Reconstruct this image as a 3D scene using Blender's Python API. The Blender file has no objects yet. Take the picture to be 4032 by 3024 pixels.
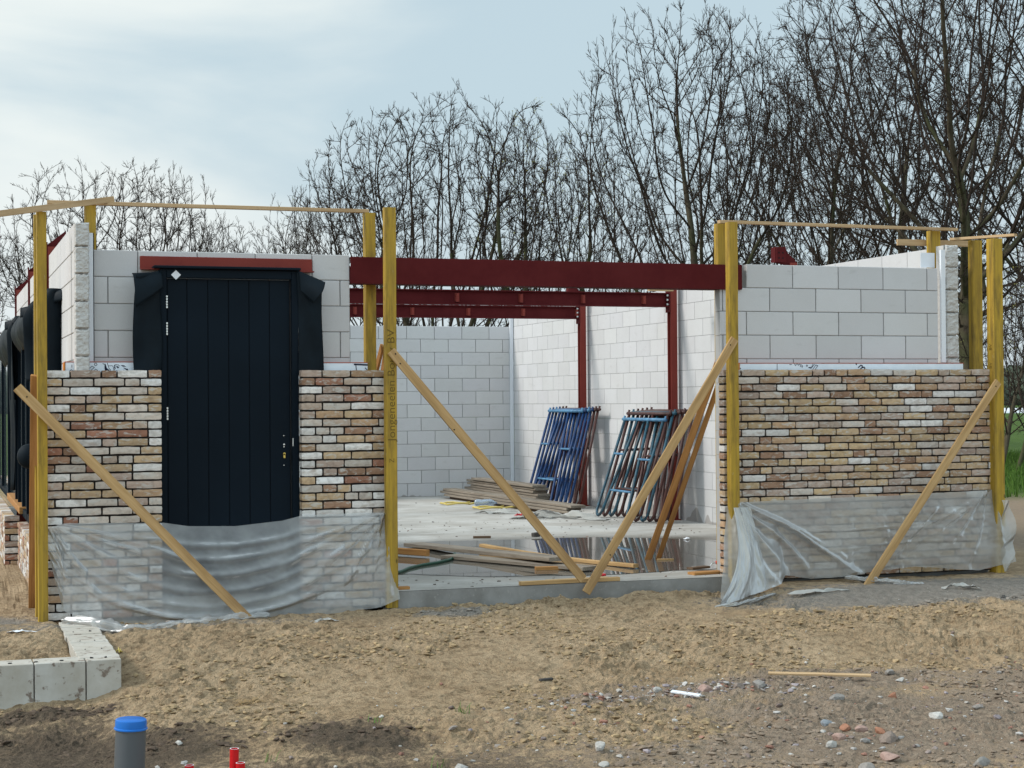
import bpy, math, random
import numpy as np
from mathutils import Vector, Matrix

sc = bpy.context.scene
COL = sc.collection

# ------------------------------------------------------------------ camera
CAM = Vector((-0.787, -12.617, 1.455))
FW = Vector((0.32442, 0.94586, 0.0097)).normalized()
ROLL = -0.0074
right = Vector((FW.y, -FW.x, 0)).normalized()
up = right.cross(FW)
R2 = right * math.cos(ROLL) + up * math.sin(ROLL)
U2 = -right * math.sin(ROLL) + up * math.cos(ROLL)
cd = bpy.data.cameras.new('camera')
cd.sensor_width = 36.0
cd.lens = 6661.35 / 4032 * 36
cd.clip_start = 0.2
cd.clip_end = 3000
cam = bpy.data.objects.new('camera', cd)
COL.objects.link(cam)
m = Matrix((R2, U2, -FW)).transposed().to_4x4()
m.translation = CAM
cam.matrix_world = m
sc.camera = cam

# ------------------------------------------------------------------ sky, sun, exposure
SUN_EL, SUN_AZ = math.radians(38), math.radians(-78)      # azimuth from +Y, clockwise
W = bpy.data.worlds.new('World'); sc.world = W; W.use_nodes = True
nt = W.node_tree; nt.nodes.clear()
N = nt.nodes.new; Lk = nt.links.new
out = N('ShaderNodeOutputWorld'); bg = N('ShaderNodeBackground'); bg.inputs['Strength'].default_value = 0.1
sky = N('ShaderNodeTexSky'); sky.sky_type = 'NISHITA'; sky.sun_disc = False
sky.sun_elevation = SUN_EL; sky.sun_rotation = SUN_AZ; sky.dust_density = 2.0; sky.air_density = 1.0
tc = N('ShaderNodeTexCoord')
mp = N('ShaderNodeMapping'); mp.inputs['Scale'].default_value = (1.0, 1.0, 3.4); mp.inputs['Location'].default_value = (0.35, 0.2, 0.4)
Lk(tc.outputs['Generated'], mp.inputs['Vector'])
n1 = N('ShaderNodeTexNoise'); n1.inputs['Scale'].default_value = 3.0; n1.inputs['Detail'].default_value = 7; n1.inputs['Roughness'].default_value = 0.48; n1.inputs['Distortion'].default_value = 0.35
Lk(mp.outputs['Vector'], n1.inputs['Vector'])
# clouds thicken towards the low sun side (left)
dv = N('ShaderNodeVectorMath'); dv.operation = 'DOT_PRODUCT'
Lk(tc.outputs['Generated'], dv.inputs[0]); dv.inputs[1].default_value = Vector((-0.62, 0.74, 0.26)).normalized()
mr = N('ShaderNodeMapRange'); mr.inputs['From Min'].default_value = 0.55; mr.inputs['From Max'].default_value = 0.98
mr.inputs['To Min'].default_value = -0.12; mr.inputs['To Max'].default_value = 0.16
Lk(dv.outputs['Value'], mr.inputs['Value'])
dv2 = N('ShaderNodeVectorMath'); dv2.operation = 'DOT_PRODUCT'      # a cloud bank high on the left
Lk(tc.outputs['Generated'], dv2.inputs[0]); dv2.inputs[1].default_value = Vector((0.07, 0.97, 0.205)).normalized()
mr2 = N('ShaderNodeMapRange'); mr2.inputs['From Min'].default_value = 0.970; mr2.inputs['From Max'].default_value = 0.998
mr2.inputs['To Min'].default_value = 0.0; mr2.inputs['To Max'].default_value = 0.17; Lk(dv2.outputs['Value'], mr2.inputs['Value'])
ad0 = N('ShaderNodeMath'); ad0.operation = 'ADD'; Lk(mr.outputs['Result'], ad0.inputs[0]); Lk(mr2.outputs['Result'], ad0.inputs[1])
ad = N('ShaderNodeMath'); ad.operation = 'ADD'; Lk(n1.outputs['Fac'], ad.inputs[0]); Lk(ad0.outputs[0], ad.inputs[1])
cr = N('ShaderNodeMapRange'); cr.interpolation_type = 'SMOOTHSTEP'
cr.inputs['From Min'].default_value = 0.38; cr.inputs['From Max'].default_value = 0.68
Lk(ad.outputs[0], cr.inputs['Value'])
veil = N('ShaderNodeMix'); veil.data_type = 'RGBA'; veil.inputs[0].default_value = 0.88
Lk(sky.outputs['Color'], veil.inputs[6]); veil.inputs[7].default_value = (4.65, 5.8, 6.35, 1)
mx = N('ShaderNodeMix'); mx.data_type = 'RGBA'
Lk(cr.outputs['Result'], mx.inputs[0]); Lk(veil.outputs[2], mx.inputs[6]); mx.inputs[7].default_value = (6.9, 7.4, 7.3, 1)
# sky behind the viewer boosted as added fill light, paler air near the horizon
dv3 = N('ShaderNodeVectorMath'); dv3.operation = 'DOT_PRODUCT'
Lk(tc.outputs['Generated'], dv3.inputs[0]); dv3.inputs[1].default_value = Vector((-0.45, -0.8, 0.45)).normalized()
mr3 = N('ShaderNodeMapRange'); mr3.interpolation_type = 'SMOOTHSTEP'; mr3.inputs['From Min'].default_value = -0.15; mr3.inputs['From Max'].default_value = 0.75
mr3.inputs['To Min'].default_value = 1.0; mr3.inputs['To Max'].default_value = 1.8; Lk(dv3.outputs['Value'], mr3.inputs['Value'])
sx_ = N('ShaderNodeSeparateXYZ'); Lk(tc.outputs['Generated'], sx_.inputs[0])
mr4 = N('ShaderNodeMapRange'); mr4.inputs['From Min'].default_value = 0.0; mr4.inputs['From Max'].default_value = 0.16
mr4.inputs['To Min'].default_value = 0.55; mr4.inputs['To Max'].default_value = 0.0; Lk(sx_.outputs['Z'], mr4.inputs['Value'])
mh = N('ShaderNodeMix'); mh.data_type = 'RGBA'; Lk(mr4.outputs['Result'], mh.inputs[0]); Lk(mx.outputs[2], mh.inputs[6]); mh.inputs[7].default_value = (6.0, 6.4, 6.6, 1)
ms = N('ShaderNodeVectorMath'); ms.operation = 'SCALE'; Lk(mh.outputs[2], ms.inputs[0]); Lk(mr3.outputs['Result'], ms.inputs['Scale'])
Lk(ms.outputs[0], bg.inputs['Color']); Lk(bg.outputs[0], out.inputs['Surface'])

sd = bpy.data.lights.new('sun', 'SUN'); sd.energy = 2.0; sd.angle = math.radians(11); sd.color = (1.0, 0.96, 0.9)
sun = bpy.data.objects.new('sun', sd); COL.objects.link(sun)
sdir = Vector((math.sin(SUN_AZ) * math.cos(SUN_EL), math.cos(SUN_AZ) * math.cos(SUN_EL), math.sin(SUN_EL)))
sun.rotation_euler = sdir.to_track_quat('Z', 'Y').to_euler()
sc.view_settings.view_transform = 'Standard'; sc.view_settings.look = 'None'
sc.view_settings.gamma = 1.0; sc.view_settings.exposure = 0.32
sc.render.engine = 'CYCLES'
sc.cycles.max_bounces = 8; sc.cycles.transparent_max_bounces = 12

# ------------------------------------------------------------------ helpers
def lin(r, g, b):
    f = lambda c: (c / 255 / 12.92) if c / 255 <= 0.04045 else ((c / 255 + 0.055) / 1.055) ** 2.4
    return (f(r), f(g), f(b), 1.0)

class Mat:
    """small node-material builder"""
    def __init__(s, name, rough=0.8, color=(.5, .5, .5, 1), spec=0.3, metal=0.0):
        s.m = bpy.data.materials.new(name); s.m.use_nodes = True
        s.t = s.m.node_tree; s.b = s.t.nodes['Principled BSDF']
        s.b.inputs['Roughness'].default_value = rough; s.b.inputs['Base Color'].default_value = color
        s.b.inputs['Specular IOR Level'].default_value = spec; s.b.inputs['Metallic'].default_value = metal
        s.tc = s.t.nodes.new('ShaderNodeTexCoord')
    def n(s, k, **kw):
        x = s.t.nodes.new(k)
        for a, v in kw.items(): setattr(x, a, v)
        return x
    def l(s, a, b): s.t.links.new(a, b)
    def coord(s, scale=(1, 1, 1), kind='Object'):
        mp = s.n('ShaderNodeMapping'); mp.inputs['Scale'].default_value = scale
        s.l(s.tc.outputs[kind], mp.inputs['Vector']); return mp.outputs['Vector']
    def world(s, scale=(1, 1, 1)):
        g = s.n('ShaderNodeNewGeometry'); mp = s.n('ShaderNodeMapping'); mp.inputs['Scale'].default_value = scale
        s.l(g.outputs['Position'], mp.inputs['Vector']); return mp.outputs['Vector']
    def noise(s, vec, scale, detail=4, rough=0.55, dist=0.0):
        x = s.n('ShaderNodeTexNoise'); x.inputs['Scale'].default_value = scale; x.inputs['Detail'].default_value = detail
        x.inputs['Roughness'].default_value = rough; x.inputs['Distortion'].default_value = dist
        s.l(vec, x.inputs['Vector']); return x.outputs['Fac']
    def rng(s, v, a, b, c=0.0, d=1.0, smooth=False):
        x = s.n('ShaderNodeMapRange'); x.inputs['From Min'].default_value = a; x.inputs['From Max'].default_value = b
        x.inputs['To Min'].default_value = c; x.inputs['To Max'].default_value = d
        if smooth: x.interpolation_type = 'SMOOTHSTEP'
        s.l(v, x.inputs['Value']); return x.outputs['Result']
    def mix(s, f, a, b, mode='MIX'):
        x = s.n('ShaderNodeMix'); x.data_type = 'RGBA'; x.blend_type = mode
        for sock, v in ((0, f), (6, a), (7, b)):
            if isinstance(v, (int, float, tuple)): x.inputs[sock].default_value = v
            else: s.l(v, x.inputs[sock])
        return x.outputs[2]
    def math(s, op, a, b=None):
        x = s.n('ShaderNodeMath'); x.operation = op
        for i, v in enumerate((a, b)):
            if v is None: continue
            if isinstance(v, (int, float)): x.inputs[i].default_value = v
            else: s.l(v, x.inputs[i])
        return x.outputs[0]
    def attr(s, name):
        x = s.n('ShaderNodeAttribute'); x.attribute_name = name; return x
    def sep(s, v):
        x = s.n('ShaderNodeSeparateXYZ'); s.l(v, x.inputs[0]); return x.outputs
    def color(s, v): s.l(v, s.b.inputs['Base Color'])
    def rough(s, v): s.l(v, s.b.inputs['Roughness'])
    def bump(s, h, strength=0.3, dist=0.01):
        x = s.n('ShaderNodeBump'); x.inputs['Strength'].default_value = strength; x.inputs['Distance'].default_value = dist
        s.l(h, x.inputs['Height']); s.l(x.outputs[0], s.b.inputs['Normal'])

class MB:
    """mesh builder: collects shapes, links them as ONE object"""
    def __init__(s): s.v = []; s.f = []; s.c = []
    def add(s, vs, fs, col=None):
        o = len(s.v); s.v += [tuple(p) for p in vs]; s.f += [tuple(i + o for i in f) for f in fs]
        s.c += [col or (1, 1, 1)] * len(vs)
    def box(s, x0, x1, y0, y1, z0, z1, col=None, M=None, ch=0.0):
        if ch <= 0:
            vs = [(x, y, z) for z in (z0, z1) for y in (y0, y1) for x in (x0, x1)]
            fs = [(0, 2, 3, 1), (4, 5, 7, 6), (0, 1, 5, 4), (2, 6, 7, 3), (0, 4, 6, 2), (1, 3, 7, 5)]
        else:   # chamfered along all edges
            vs = []; idx = {}
            X = (x0, x1); Y = (y0, y1); Z = (z0, z1)
            for i in (0, 1):
                for j in (0, 1):
                    for k in (0, 1):
                        sx, sy, sz = (1 - 2 * i) * ch, (1 - 2 * j) * ch, (1 - 2 * k) * ch
                        for a, p in enumerate(((X[i], Y[j] + sy, Z[k] + sz), (X[i] + sx, Y[j], Z[k] + sz), (X[i] + sx, Y[j] + sy, Z[k]))):
                            idx[(i, j, k, a)] = len(vs); vs.append(p)
            q = lambda *t: idx[t]
            fs = []
            for i in (0, 1):
                fs.append([q(i, 0, 0, 0), q(i, 1, 0, 0), q(i, 1, 1, 0), q(i, 0, 1, 0)][::(-1 if i == 0 else 1)])
                fs.append([q(0, i, 0, 1), q(1, i, 0, 1), q(1, i, 1, 1), q(0, i, 1, 1)][::(1 if i == 0 else -1)])
                fs.append([q(0, 0, i, 2), q(1, 0, i, 2), q(1, 1, i, 2), q(0, 1, i, 2)][::(-1 if i == 0 else 1)])
            for i in (0, 1):
                for j in (0, 1):
                    fs.append([q(i, j, 0, 0), q(i, j, 1, 0), q(i, j, 1, 1), q(i, j, 0, 1)])
                    fs.append([q(i, 0, j, 0), q(i, 1, j, 0), q(i, 1, j, 2), q(i, 0, j, 2)])
                    fs.append([q(0, i, j, 1), q(1, i, j, 1), q(1, i, j, 2), q(0, i, j, 2)])
            for i in (0, 1):
                for j in (0, 1):
                    for k in (0, 1): fs.append([q(i, j, k, 0), q(i, j, k, 1), q(i, j, k, 2)])
        if M is not None: vs = [M(*p) if callable(M) else tuple(M @ Vector(p)) for p in vs]
        s.add(vs, fs, col)
    def tube(s, pts, r, n=8, col=None, caps=True):
        pts = [Vector(p) for p in pts]; rs = r if isinstance(r, (list, tuple)) else [r] * len(pts)
        vs = []; fs = []
        ref = Vector((0, 0, 1))
        for i, p in enumerate(pts):
            d = (pts[min(i + 1, len(pts) - 1)] - pts[max(i - 1, 0)]).normalized()
            if abs(d.dot(ref)) > 0.95: ref = Vector((1, 0, 0)) if abs(d.x) < 0.9 else Vector((0, 1, 0))
            a = d.cross(ref).normalized(); b = d.cross(a)
            ref = b.cross(d).normalized() if False else ref
            for k in range(n):
                t = 2 * math.pi * k / n
                vs.append(p + (a * math.cos(t) + b * math.sin(t)) * rs[i])
        for i in range(len(pts) - 1):
            for k in range(n):
                fs.append((i * n + k, i * n + (k + 1) % n, (i + 1) * n + (k + 1) % n, (i + 1) * n + k))
        if caps: fs += [tuple(range(n))[::-1], tuple((len(pts) - 1) * n + k for k in range(n))]
        s.add(vs, fs, col)
    def sheet(s, fn, nu, nv, col=None):
        vs = [fn(i / nu, j / nv) for j in range(nv + 1) for i in range(nu + 1)]
        fs = [(j * (nu + 1) + i, j * (nu + 1) + i + 1, (j + 1) * (nu + 1) + i + 1, (j + 1) * (nu + 1) + i) for j in range(nv) for i in range(nu)]
        s.add(vs, fs, col)
    def build(s, name, mat, parent=None, smooth=False, matrix=None, colors=False):
        me = bpy.data.meshes.new(name); me.from_pydata(s.v, [], s.f); me.validate()
        if colors:
            a = me.color_attributes.new('Col', 'FLOAT_COLOR', 'POINT')
            arr = np.ones((len(s.v), 4), dtype=np.float32); arr[:, :3] = np.array(s.c, dtype=np.float32)[:, :3]
            a.data.foreach_set('color', arr.ravel())
        me.materials.append(mat.m if isinstance(mat, Mat) else mat)
        if smooth: me.polygons.foreach_set('use_smooth', [True] * len(me.polygons))
        ob = bpy.data.objects.new(name, me); COL.objects.link(ob)
        if parent is not None: ob.parent = parent
        if matrix is not None: ob.matrix_world = matrix
        return ob

def tag(o, label=None, cat=None, group=None, kind=None):
    if label: o['label'] = label
    if cat: o['category'] = cat
    if group: o['group'] = group
    if kind: o['kind'] = kind
    return o
def empty(name, loc=(0, 0, 0), label=None, cat=None, group=None):
    o = bpy.data.objects.new(name, None); COL.objects.link(o); o.location = loc; o.empty_display_size = 0.1
    return tag(o, label, cat, group)

def hsh(ix, iy, seed):
    h = (ix.astype(np.int64) * 374761393 + iy.astype(np.int64) * 668265263 + seed * 1442695041) & 0x7fffffff
    h = ((h ^ (h >> 13)) * 1274126177) & 0x7fffffff
    return ((h ^ (h >> 16)) & 0xffff) / 65535.0
def vnoise(x, y, seed=0):
    ix = np.floor(x); iy = np.floor(y); fx = x - ix; fy = y - iy
    fx = fx * fx * (3 - 2 * fx); fy = fy * fy * (3 - 2 * fy)
    a = hsh(ix, iy, seed); b = hsh(ix + 1, iy, seed); c = hsh(ix, iy + 1, seed); d = hsh(ix + 1, iy + 1, seed)
    return (a + (b - a) * fx) * (1 - fy) + (c + (d - c) * fx) * fy
def fbm(x, y, seed=0, oct=4, gain=0.5):
    v = 0; a = 1; t = 0
    for o in range(oct):
        v = v + a * vnoise(x * 2 ** o + o * 17.3, y * 2 ** o - o * 9.1, seed + o); t += a; a *= gain
    return v / t
def sst(e0, e1, x):
    t = np.clip((x - e0) / (e1 - e0), 0, 1); return t * t * (3 - 2 * t)

def _h(ix, iy, sd):
    h = (ix * 374761393 + iy * 668265263 + sd * 1442695041) & 0x7fffffff
    h = ((h ^ (h >> 13)) * 1274126177) & 0x7fffffff
    return ((h ^ (h >> 16)) & 0xffff) / 65535.0
def sn(x, y, sd=0):
    ix = math.floor(x); iy = math.floor(y); fx = x - ix; fy = y - iy
    fx = fx * fx * (3 - 2 * fx); fy = fy * fy * (3 - 2 * fy)
    a = _h(ix, iy, sd); b = _h(ix + 1, iy, sd); c = _h(ix, iy + 1, sd); d = _h(ix + 1, iy + 1, sd)
    return (a + (b - a) * fx) * (1 - fy) + (c + (d - c) * fx) * fy
def sf(x, y, sd=0, oct=4, gain=0.5):
    v = 0; a = 1; t = 0
    for o in range(oct): v += a * sn(x * 2 ** o + o * 17.3, y * 2 ** o - o * 9.1, sd + o); t += a; a *= gain
    return v / t

# ------------------------------------------------------------------ materials
def wood(name, c1, c2, dark, rough=0.75, knots=True, gs=1.0):
    M = Mat(name, rough)
    v = M.coord((1.5, 26 * gs, 26 * gs))
    g = M.noise(v, 1.6, 5, 0.6, 0.8)
    c = M.mix(M.rng(g, 0.35, 0.68), c1, c2)
    v2 = M.coord((0.5, 3, 3)); st = M.noise(v2, 3.0, 4, 0.6)
    c = M.mix(M.rng(st, 0.5, 0.75, 0, 0.55), c, dark)
    if knots:
        vo = M.n('ShaderNodeTexVoronoi'); vo.inputs['Scale'].default_value = 2.6
        M.l(M.coord((1, 2.6, 2.6)), vo.inputs['Vector'])
        c = M.mix(M.rng(vo.outputs['Distance'], 0.03, 0.09, 0.85, 0, True), c, dark)
    M.color(c); M.bump(g, 0.25, 0.003)
    return M
M_batten = wood('pine_batten', (0.52, 0.335, 0.155, 1), (0.38, 0.225, 0.09, 1), (0.17, 0.09, 0.04, 1))
M_batten2 = wood('orange_pine', (0.48, 0.24, 0.08, 1), (0.33, 0.15, 0.045, 1), (0.14, 0.06, 0.02, 1))
M_rail = wood('pale_batten', (0.54, 0.375, 0.215, 1), (0.42, 0.275, 0.14, 1), (0.25, 0.15, 0.07, 1))
M_grey = wood('weathered_plank', (0.30, 0.255, 0.205, 1), (0.18, 0.145, 0.11, 1), (0.08, 0.06, 0.045, 1), knots=False)
M_dkwood = wood('dark_plank', (0.16, 0.10, 0.06, 1), (0.09, 0.055, 0.035, 1), (0.04, 0.025, 0.015, 1), knots=False)

M_post = Mat('yellow_stained_post', 0.6)
_v = M_post.coord((22, 22, 0.9)); _g = M_post.noise(_v, 1.5, 5, 0.62, 0.4)
_c = M_post.mix(M_post.rng(_g, 0.36, 0.66), (0.47, 0.295, 0.030, 1), (0.29, 0.18, 0.026, 1))
_s = M_post.noise(M_post.coord((9, 9, 1.6)), 1.7, 5, 0.65)
_c = M_post.mix(M_post.rng(_s, 0.48, 0.72, 0, 0.8), _c, (0.11, 0.075, 0.02, 1))
_w = M_post.noise(M_post.coord((30, 30, 10)), 1.0, 3, 0.6)
_c = M_post.mix(M_post.rng(_w, 0.70, 0.78, 0, 0.55), _c, (0.45, 0.42, 0.33, 1))
_vo = M_post.n('ShaderNodeTexVoronoi'); _vo.inputs['Scale'].default_value = 3.1
M_post.l(M_post.coord((2.6, 2.6, 1)), _vo.inputs['Vector'])
_c = M_post.mix(M_post.rng(_vo.outputs['Distance'], 0.03, 0.08, 0.8, 0, True), _c, (0.06, 0.035, 0.01, 1))
M_post.color(_c); M_post.bump(_g, 0.3, 0.003)

M_brick = Mat('handmade_brick', 0.92)
_a = M_brick.attr('Col'); _p = M_brick.world((1, 1, 1))
_n = M_brick.noise(_p, 60, 5, 0.65); _n2 = M_brick.noise(M_brick.world((14, 14, 34)), 1.0, 4, 0.6, 0.8)
_n3 = M_brick.noise(_p, 21, 3, 0.6)
_c = M_brick.mix(M_brick.rng(_n3, 0.3, 0.7, 0.72, 1.22), (0, 0, 0, 1), _a.outputs['Color'])
_c = M_brick.mix(M_brick.rng(_n2, 0.52, 0.62, 0, 0.7), _c, (0.52, 0.50, 0.46, 1))
_n4 = M_brick.noise(M_brick.world((7, 7, 16)), 1.0, 3, 0.6)
_c = M_brick.mix(M_brick.rng(_n4, 0.54, 0.68, 0, 0.45), _c, (0.30, 0.20, 0.135, 1))
_c = M_brick.mix(M_brick.rng(_n, 0.62, 0.75, 0, 0.6), _c, (0.10, 0.075, 0.055, 1))
M_brick.color(_c); M_brick.bump(M_brick.math('ADD', _n, _n2), 0.6, 0.004)
M_mortar = Mat('dark_mortar', 0.95, (0.020, 0.015, 0.013, 1))

def block_mat(name, base, tint):
    M = Mat(name, 0.9)
    a = M.attr('Col'); p = M.world()
    n = M.noise(p, 2.6, 5, 0.6); f = M.noise(p, 160, 2, 0.5)
    c = M.mix(M.rng(n, 0.42, 0.75, 0, 0.5), base, tint)
    sm = M.noise(M.world((3, 3, 9)), 1.6, 5, 0.65); c = M.mix(M.rng(sm, 0.60, 0.74, 0, 0.35), c, (0.40, 0.385, 0.37, 1))
    c = M.mix(1.0, c, a.outputs['Color'], 'MULTIPLY')
    c = M.mix(M.rng(f, 0.2, 0.8, 0, 0.16), c, (0.2, 0.19, 0.18, 1))
    # rising damp near the slab: dark irregular tongues in the lowest course
    z = M.sep(p)[2]; wn = M.noise(M.world((1.7, 1.7, 0.3)), 1.3, 2, 0.5)
    lim = M.rng(wn, 0.50, 0.75, -0.02, 0.26)
    wet = M.rng(M.math('SUBTRACT', lim, z), 0.0, 0.02, 0.0, 0.6, True)
    c = M.mix(wet, c, (0.20, 0.17, 0.145, 1))
    M.color(c); M.bump(M.noise(p, 220, 3, 0.6), 0.25, 0.002)
    return M
M_block = block_mat('sand_lime_block', (0.60, 0.595, 0.60, 1), (0.54, 0.53, 0.525, 1))
M_joint = Mat('grey_glue_joint', 0.95, (0.36, 0.355, 0.35, 1))
M_rough = Mat('broken_block_face', 0.95)
_p = M_rough.world(); _n = M_rough.noise(_p, 24, 6, 0.62, 0.4)
M_rough.color(M_rough.mix(M_rough.rng(_n, 0.3, 0.7), (0.47, 0.455, 0.44, 1), (0.56, 0.55, 0.53, 1))); M_rough.bump(_n, .6, 0.012)

def paint(name, c, c2, rough=0.55):
    M = Mat(name, rough, spec=0.15)
    n = M.noise(M.coord((1, 1, 1)), 4, 6, 0.65); k = M.mix(M.rng(n, 0.4, 0.7, 0, 0.7), c, c2)
    w = M.noise(M.coord((0.6, 6, 6)), 5, 5, 0.7)
    k = M.mix(M.rng(w, 0.70, 0.80, 0, 0.35), k, (0.30, 0.24, 0.22, 1))
    M.color(k); M.rough(M.rng(n, 0.3, 0.7, rough - .1, rough + .15)); M.bump(M.noise(M.coord(), 90, 3), 0.08, 0.002)
    return M
M_red = paint('primer_red_steel', (0.092, 0.010, 0.011, 1), (0.065, 0.008, 0.010, 1), 0.78)
M_redlt = paint('primer_red_lintel', (0.215, 0.038, 0.028, 1), (0.17, 0.032, 0.026, 1))
M_bolt = Mat('galvanised', 0.35, (0.65, 0.65, 0.63, 1), metal=0.8)
M_navy = Mat('anthracite_door_paint', 0.55, (0.0045, 0.011, 0.019, 1), spec=0.10)
_n = M_navy.noise(M_navy.world((1, 1, 1)), 1.3, 3); M_navy.color(M_navy.mix(M_navy.rng(_n, 0.3, 0.7), (0.002, 0.006, 0.011, 1), (0.0035, 0.009, 0.016, 1)))
M_groove = Mat('groove_black', 0.8, (0.002, 0.003, 0.005, 1))
M_rubber = Mat('rubber_membrane', 0.6, (0.008, 0.011, 0.014, 1), spec=0.10)
_n = M_rubber.noise(M_rubber.world(), 6, 4); M_rubber.rough(M_rubber.rng(_n, 0.3, 0.7, 0.45, 0.7))
M_rubber.color(M_rubber.mix(M_rubber.rng(_n, 0.35, 0.7), (0.004, 0.008, 0.012, 1), (0.008, 0.014, 0.020, 1)))
M_white = Mat('white_plastic', 0.5, (0.74, 0.76, 0.80, 1))
M_foil = Mat('foil_faced_board', 0.45, (0.62, 0.67, 0.72, 1))
_n = M_foil.noise(M_foil.world(), 14, 3); M_foil.color(M_foil.mix(M_foil.rng(_n, 0.3, 0.7), (0.78, 0.82, 0.87, 1), (0.70, 0.75, 0.81, 1))); M_foil.bump(_n, 0.3, 0.006)
M_ink = Mat('blue_ink', 0.7, (0.006, 0.008, 0.035, 1))
M_inkpost = Mat('stamp_ink', 0.8, (0.13, 0.08, 0.014, 1))
M_orange = Mat('orange_edge', 0.8, (0.62, 0.22, 0.05, 1))
M_redline = Mat('red_edge', 0.8, (0.42, 0.10, 0.06, 1))
M_brass = Mat('brass', 0.3, (0.62, 0.46, 0.12, 1), metal=0.9)
M_glass = Mat('window_glass', 0.05, (0.06, 0.08, 0.09, 1), spec=0.9)

M_conc = Mat('concrete_floor', 0.85)
_p = M_conc.world(); _n = M_conc.noise(_p, 1.1, 6, 0.62, 0.6); _f = M_conc.noise(_p, 9, 5, 0.65); _d = M_conc.noise(_p, 34, 3, 0.5)
_st = M_conc.noise(M_conc.world((0.7, 2.6, 1)), 2.0, 5, 0.6)
_c = M_conc.mix(M_conc.rng(_n, 0.35, 0.65), (0.52, 0.505, 0.475, 1), (0.36, 0.335, 0.30, 1))
_c = M_conc.mix(M_conc.rng(_st, 0.5, 0.72, 0, 0.6), _c, (0.60, 0.59, 0.57, 1))
_c = M_conc.mix(M_conc.rng(_f, 0.56, 0.72, 0, 0.35), _c, (0.22, 0.20, 0.17, 1))
_c = M_conc.mix(M_conc.rng(_d, 0.70, 0.74, 0, 0.6), _c, (0.10, 0.085, 0.07, 1))
_wet = M_conc.attr('Col')
_c = M_conc.mix(M_conc.sep(_wet.outputs['Vector'])[0], _c, (0.13, 0.115, 0.095, 1))
M_conc.color(_c); M_conc.rough(M_conc.rng(M_conc.sep(_wet.outputs['Vector'])[0], 0, 1, 0.85, 0.35)); M_conc.bump(_f, 0.2, 0.004)
M_edge = Mat('slab_edge', 0.9)
_p = M_edge.world(); _n = M_edge.noise(_p, 3.5, 5, 0.6); _f = M_edge.noise(_p, 40, 3)
_c = M_edge.mix(M_edge.rng(_n, 0.35, 0.65), (0.30, 0.29, 0.275, 1), (0.20, 0.19, 0.175, 1))
M_edge.color(M_edge.mix(M_edge.rng(_f, 0.6, 0.75, 0, .5), _c, (0.38, 0.36, 0.33, 1))); M_edge.bump(_f, 0.3, 0.004)
M_water = Mat('puddle_water', 0.02, (0.13, 0.118, 0.10, 1), spec=0.6); M_water.b.inputs['IOR'].default_value = 1.38
M_water.bump(M_water.noise(M_water.world(), 2.5, 2), 0.02, 0.003)

M_kerb = Mat('kerb_block', 0.9)
_p = M_kerb.world(); _n = M_kerb.noise(_p, 5, 6, 0.65); _m = M_kerb.noise(_p, 16, 4, 0.6)
_nz = M_kerb.n('ShaderNodeNewGeometry')
_c = M_kerb.mix(M_kerb.rng(_n, 0.35, 0.65), (0.50, 0.475, 0.43, 1), (0.40, 0.365, 0.31, 1))
_c = M_kerb.mix(M_kerb.rng(_m, 0.58, 0.66, 0, 0.8), _c, (0.13, 0.085, 0.06, 1))
M_kerb.color(_c); M_kerb.bump(_m, 0.3, 0.006)

M_film = bpy.data.materials.new('translucent_plastic_film'); M_film.use_nodes = True
def film(mat, alpha, white):
    t = mat.node_tree; t.nodes.clear(); N = t.nodes.new; L = t.links.new
    o = N('ShaderNodeOutputMaterial'); tr = N('ShaderNodeBsdfTransparent'); tr.inputs[0].default_value = (0.96, 0.97, 0.97, 1)
    df = N('ShaderNodeBsdfDiffuse'); df.inputs[0].default_value = white
    tl = N('ShaderNodeBsdfTranslucent'); tl.inputs[0].default_value = white
    gl = N('ShaderNodeBsdfGlossy'); gl.inputs[0].default_value = (.6, .6, .6, 1); gl.inputs['Roughness'].default_value = 0.5
    m1 = N('ShaderNodeMixShader'); m1.inputs[0].default_value = 0.45; L(df.outputs[0], m1.inputs[1]); L(tl.outputs[0], m1.inputs[2])
    fr = N('ShaderNodeFresnel'); fr.inputs[0].default_value = 1.35
    m2 = N('ShaderNodeMixShader'); L(fr.outputs[0], m2.inputs[0])
    m3 = N('ShaderNodeMixShader')
    lw = N('ShaderNodeLayerWeight'); lw.inputs[0].default_value = 0.35
    g = N('ShaderNodeNewGeometry'); nz = N('ShaderNodeTexNoise'); nz.inputs['Scale'].default_value = 5; nz.inputs['Detail'].default_value = 5
    L(g.outputs['Position'], nz.inputs['Vector'])
    mr = N('ShaderNodeMapRange'); mr.inputs['From Min'].default_value = 0.3; mr.inputs['From Max'].default_value = 0.7
    mr.inputs['To Min'].default_value = alpha - 0.10; mr.inputs['To Max'].default_value = alpha + 0.12; L(nz.outputs['Fac'], mr.inputs['Value'])
    ad = N('ShaderNodeMath'); ad.operation = 'MULTIPLY_ADD'; L(lw.outputs['Facing'], ad.inputs[0]); ad.inputs[1].default_value = 0.42; L(mr.outputs[0], ad.inputs[2]); ad.use_clamp = True
    L(ad.outputs[0], m3.inputs[0]); L(tr.outputs[0], m3.inputs[1]); L(m1.outputs[0], m3.inputs[2])
    L(m3.outputs[0], m2.inputs[1]); L(gl.outputs[0], m2.inputs[2]); L(m2.outputs[0], o.inputs[0])
film(M_film, 0.39, (0.80, 0.81, 0.81, 1))
M_film3 = bpy.data.materials.new('dusty_plastic_film'); M_film3.use_nodes = True
film(M_film3, 0.51, (0.62, 0.60, 0.57, 1))
M_film2 = bpy.data.materials.new('milky_plastic_film'); M_film2.use_nodes = True
film(M_film2, 0.76, (0.70, 0.69, 0.65, 1))

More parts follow.
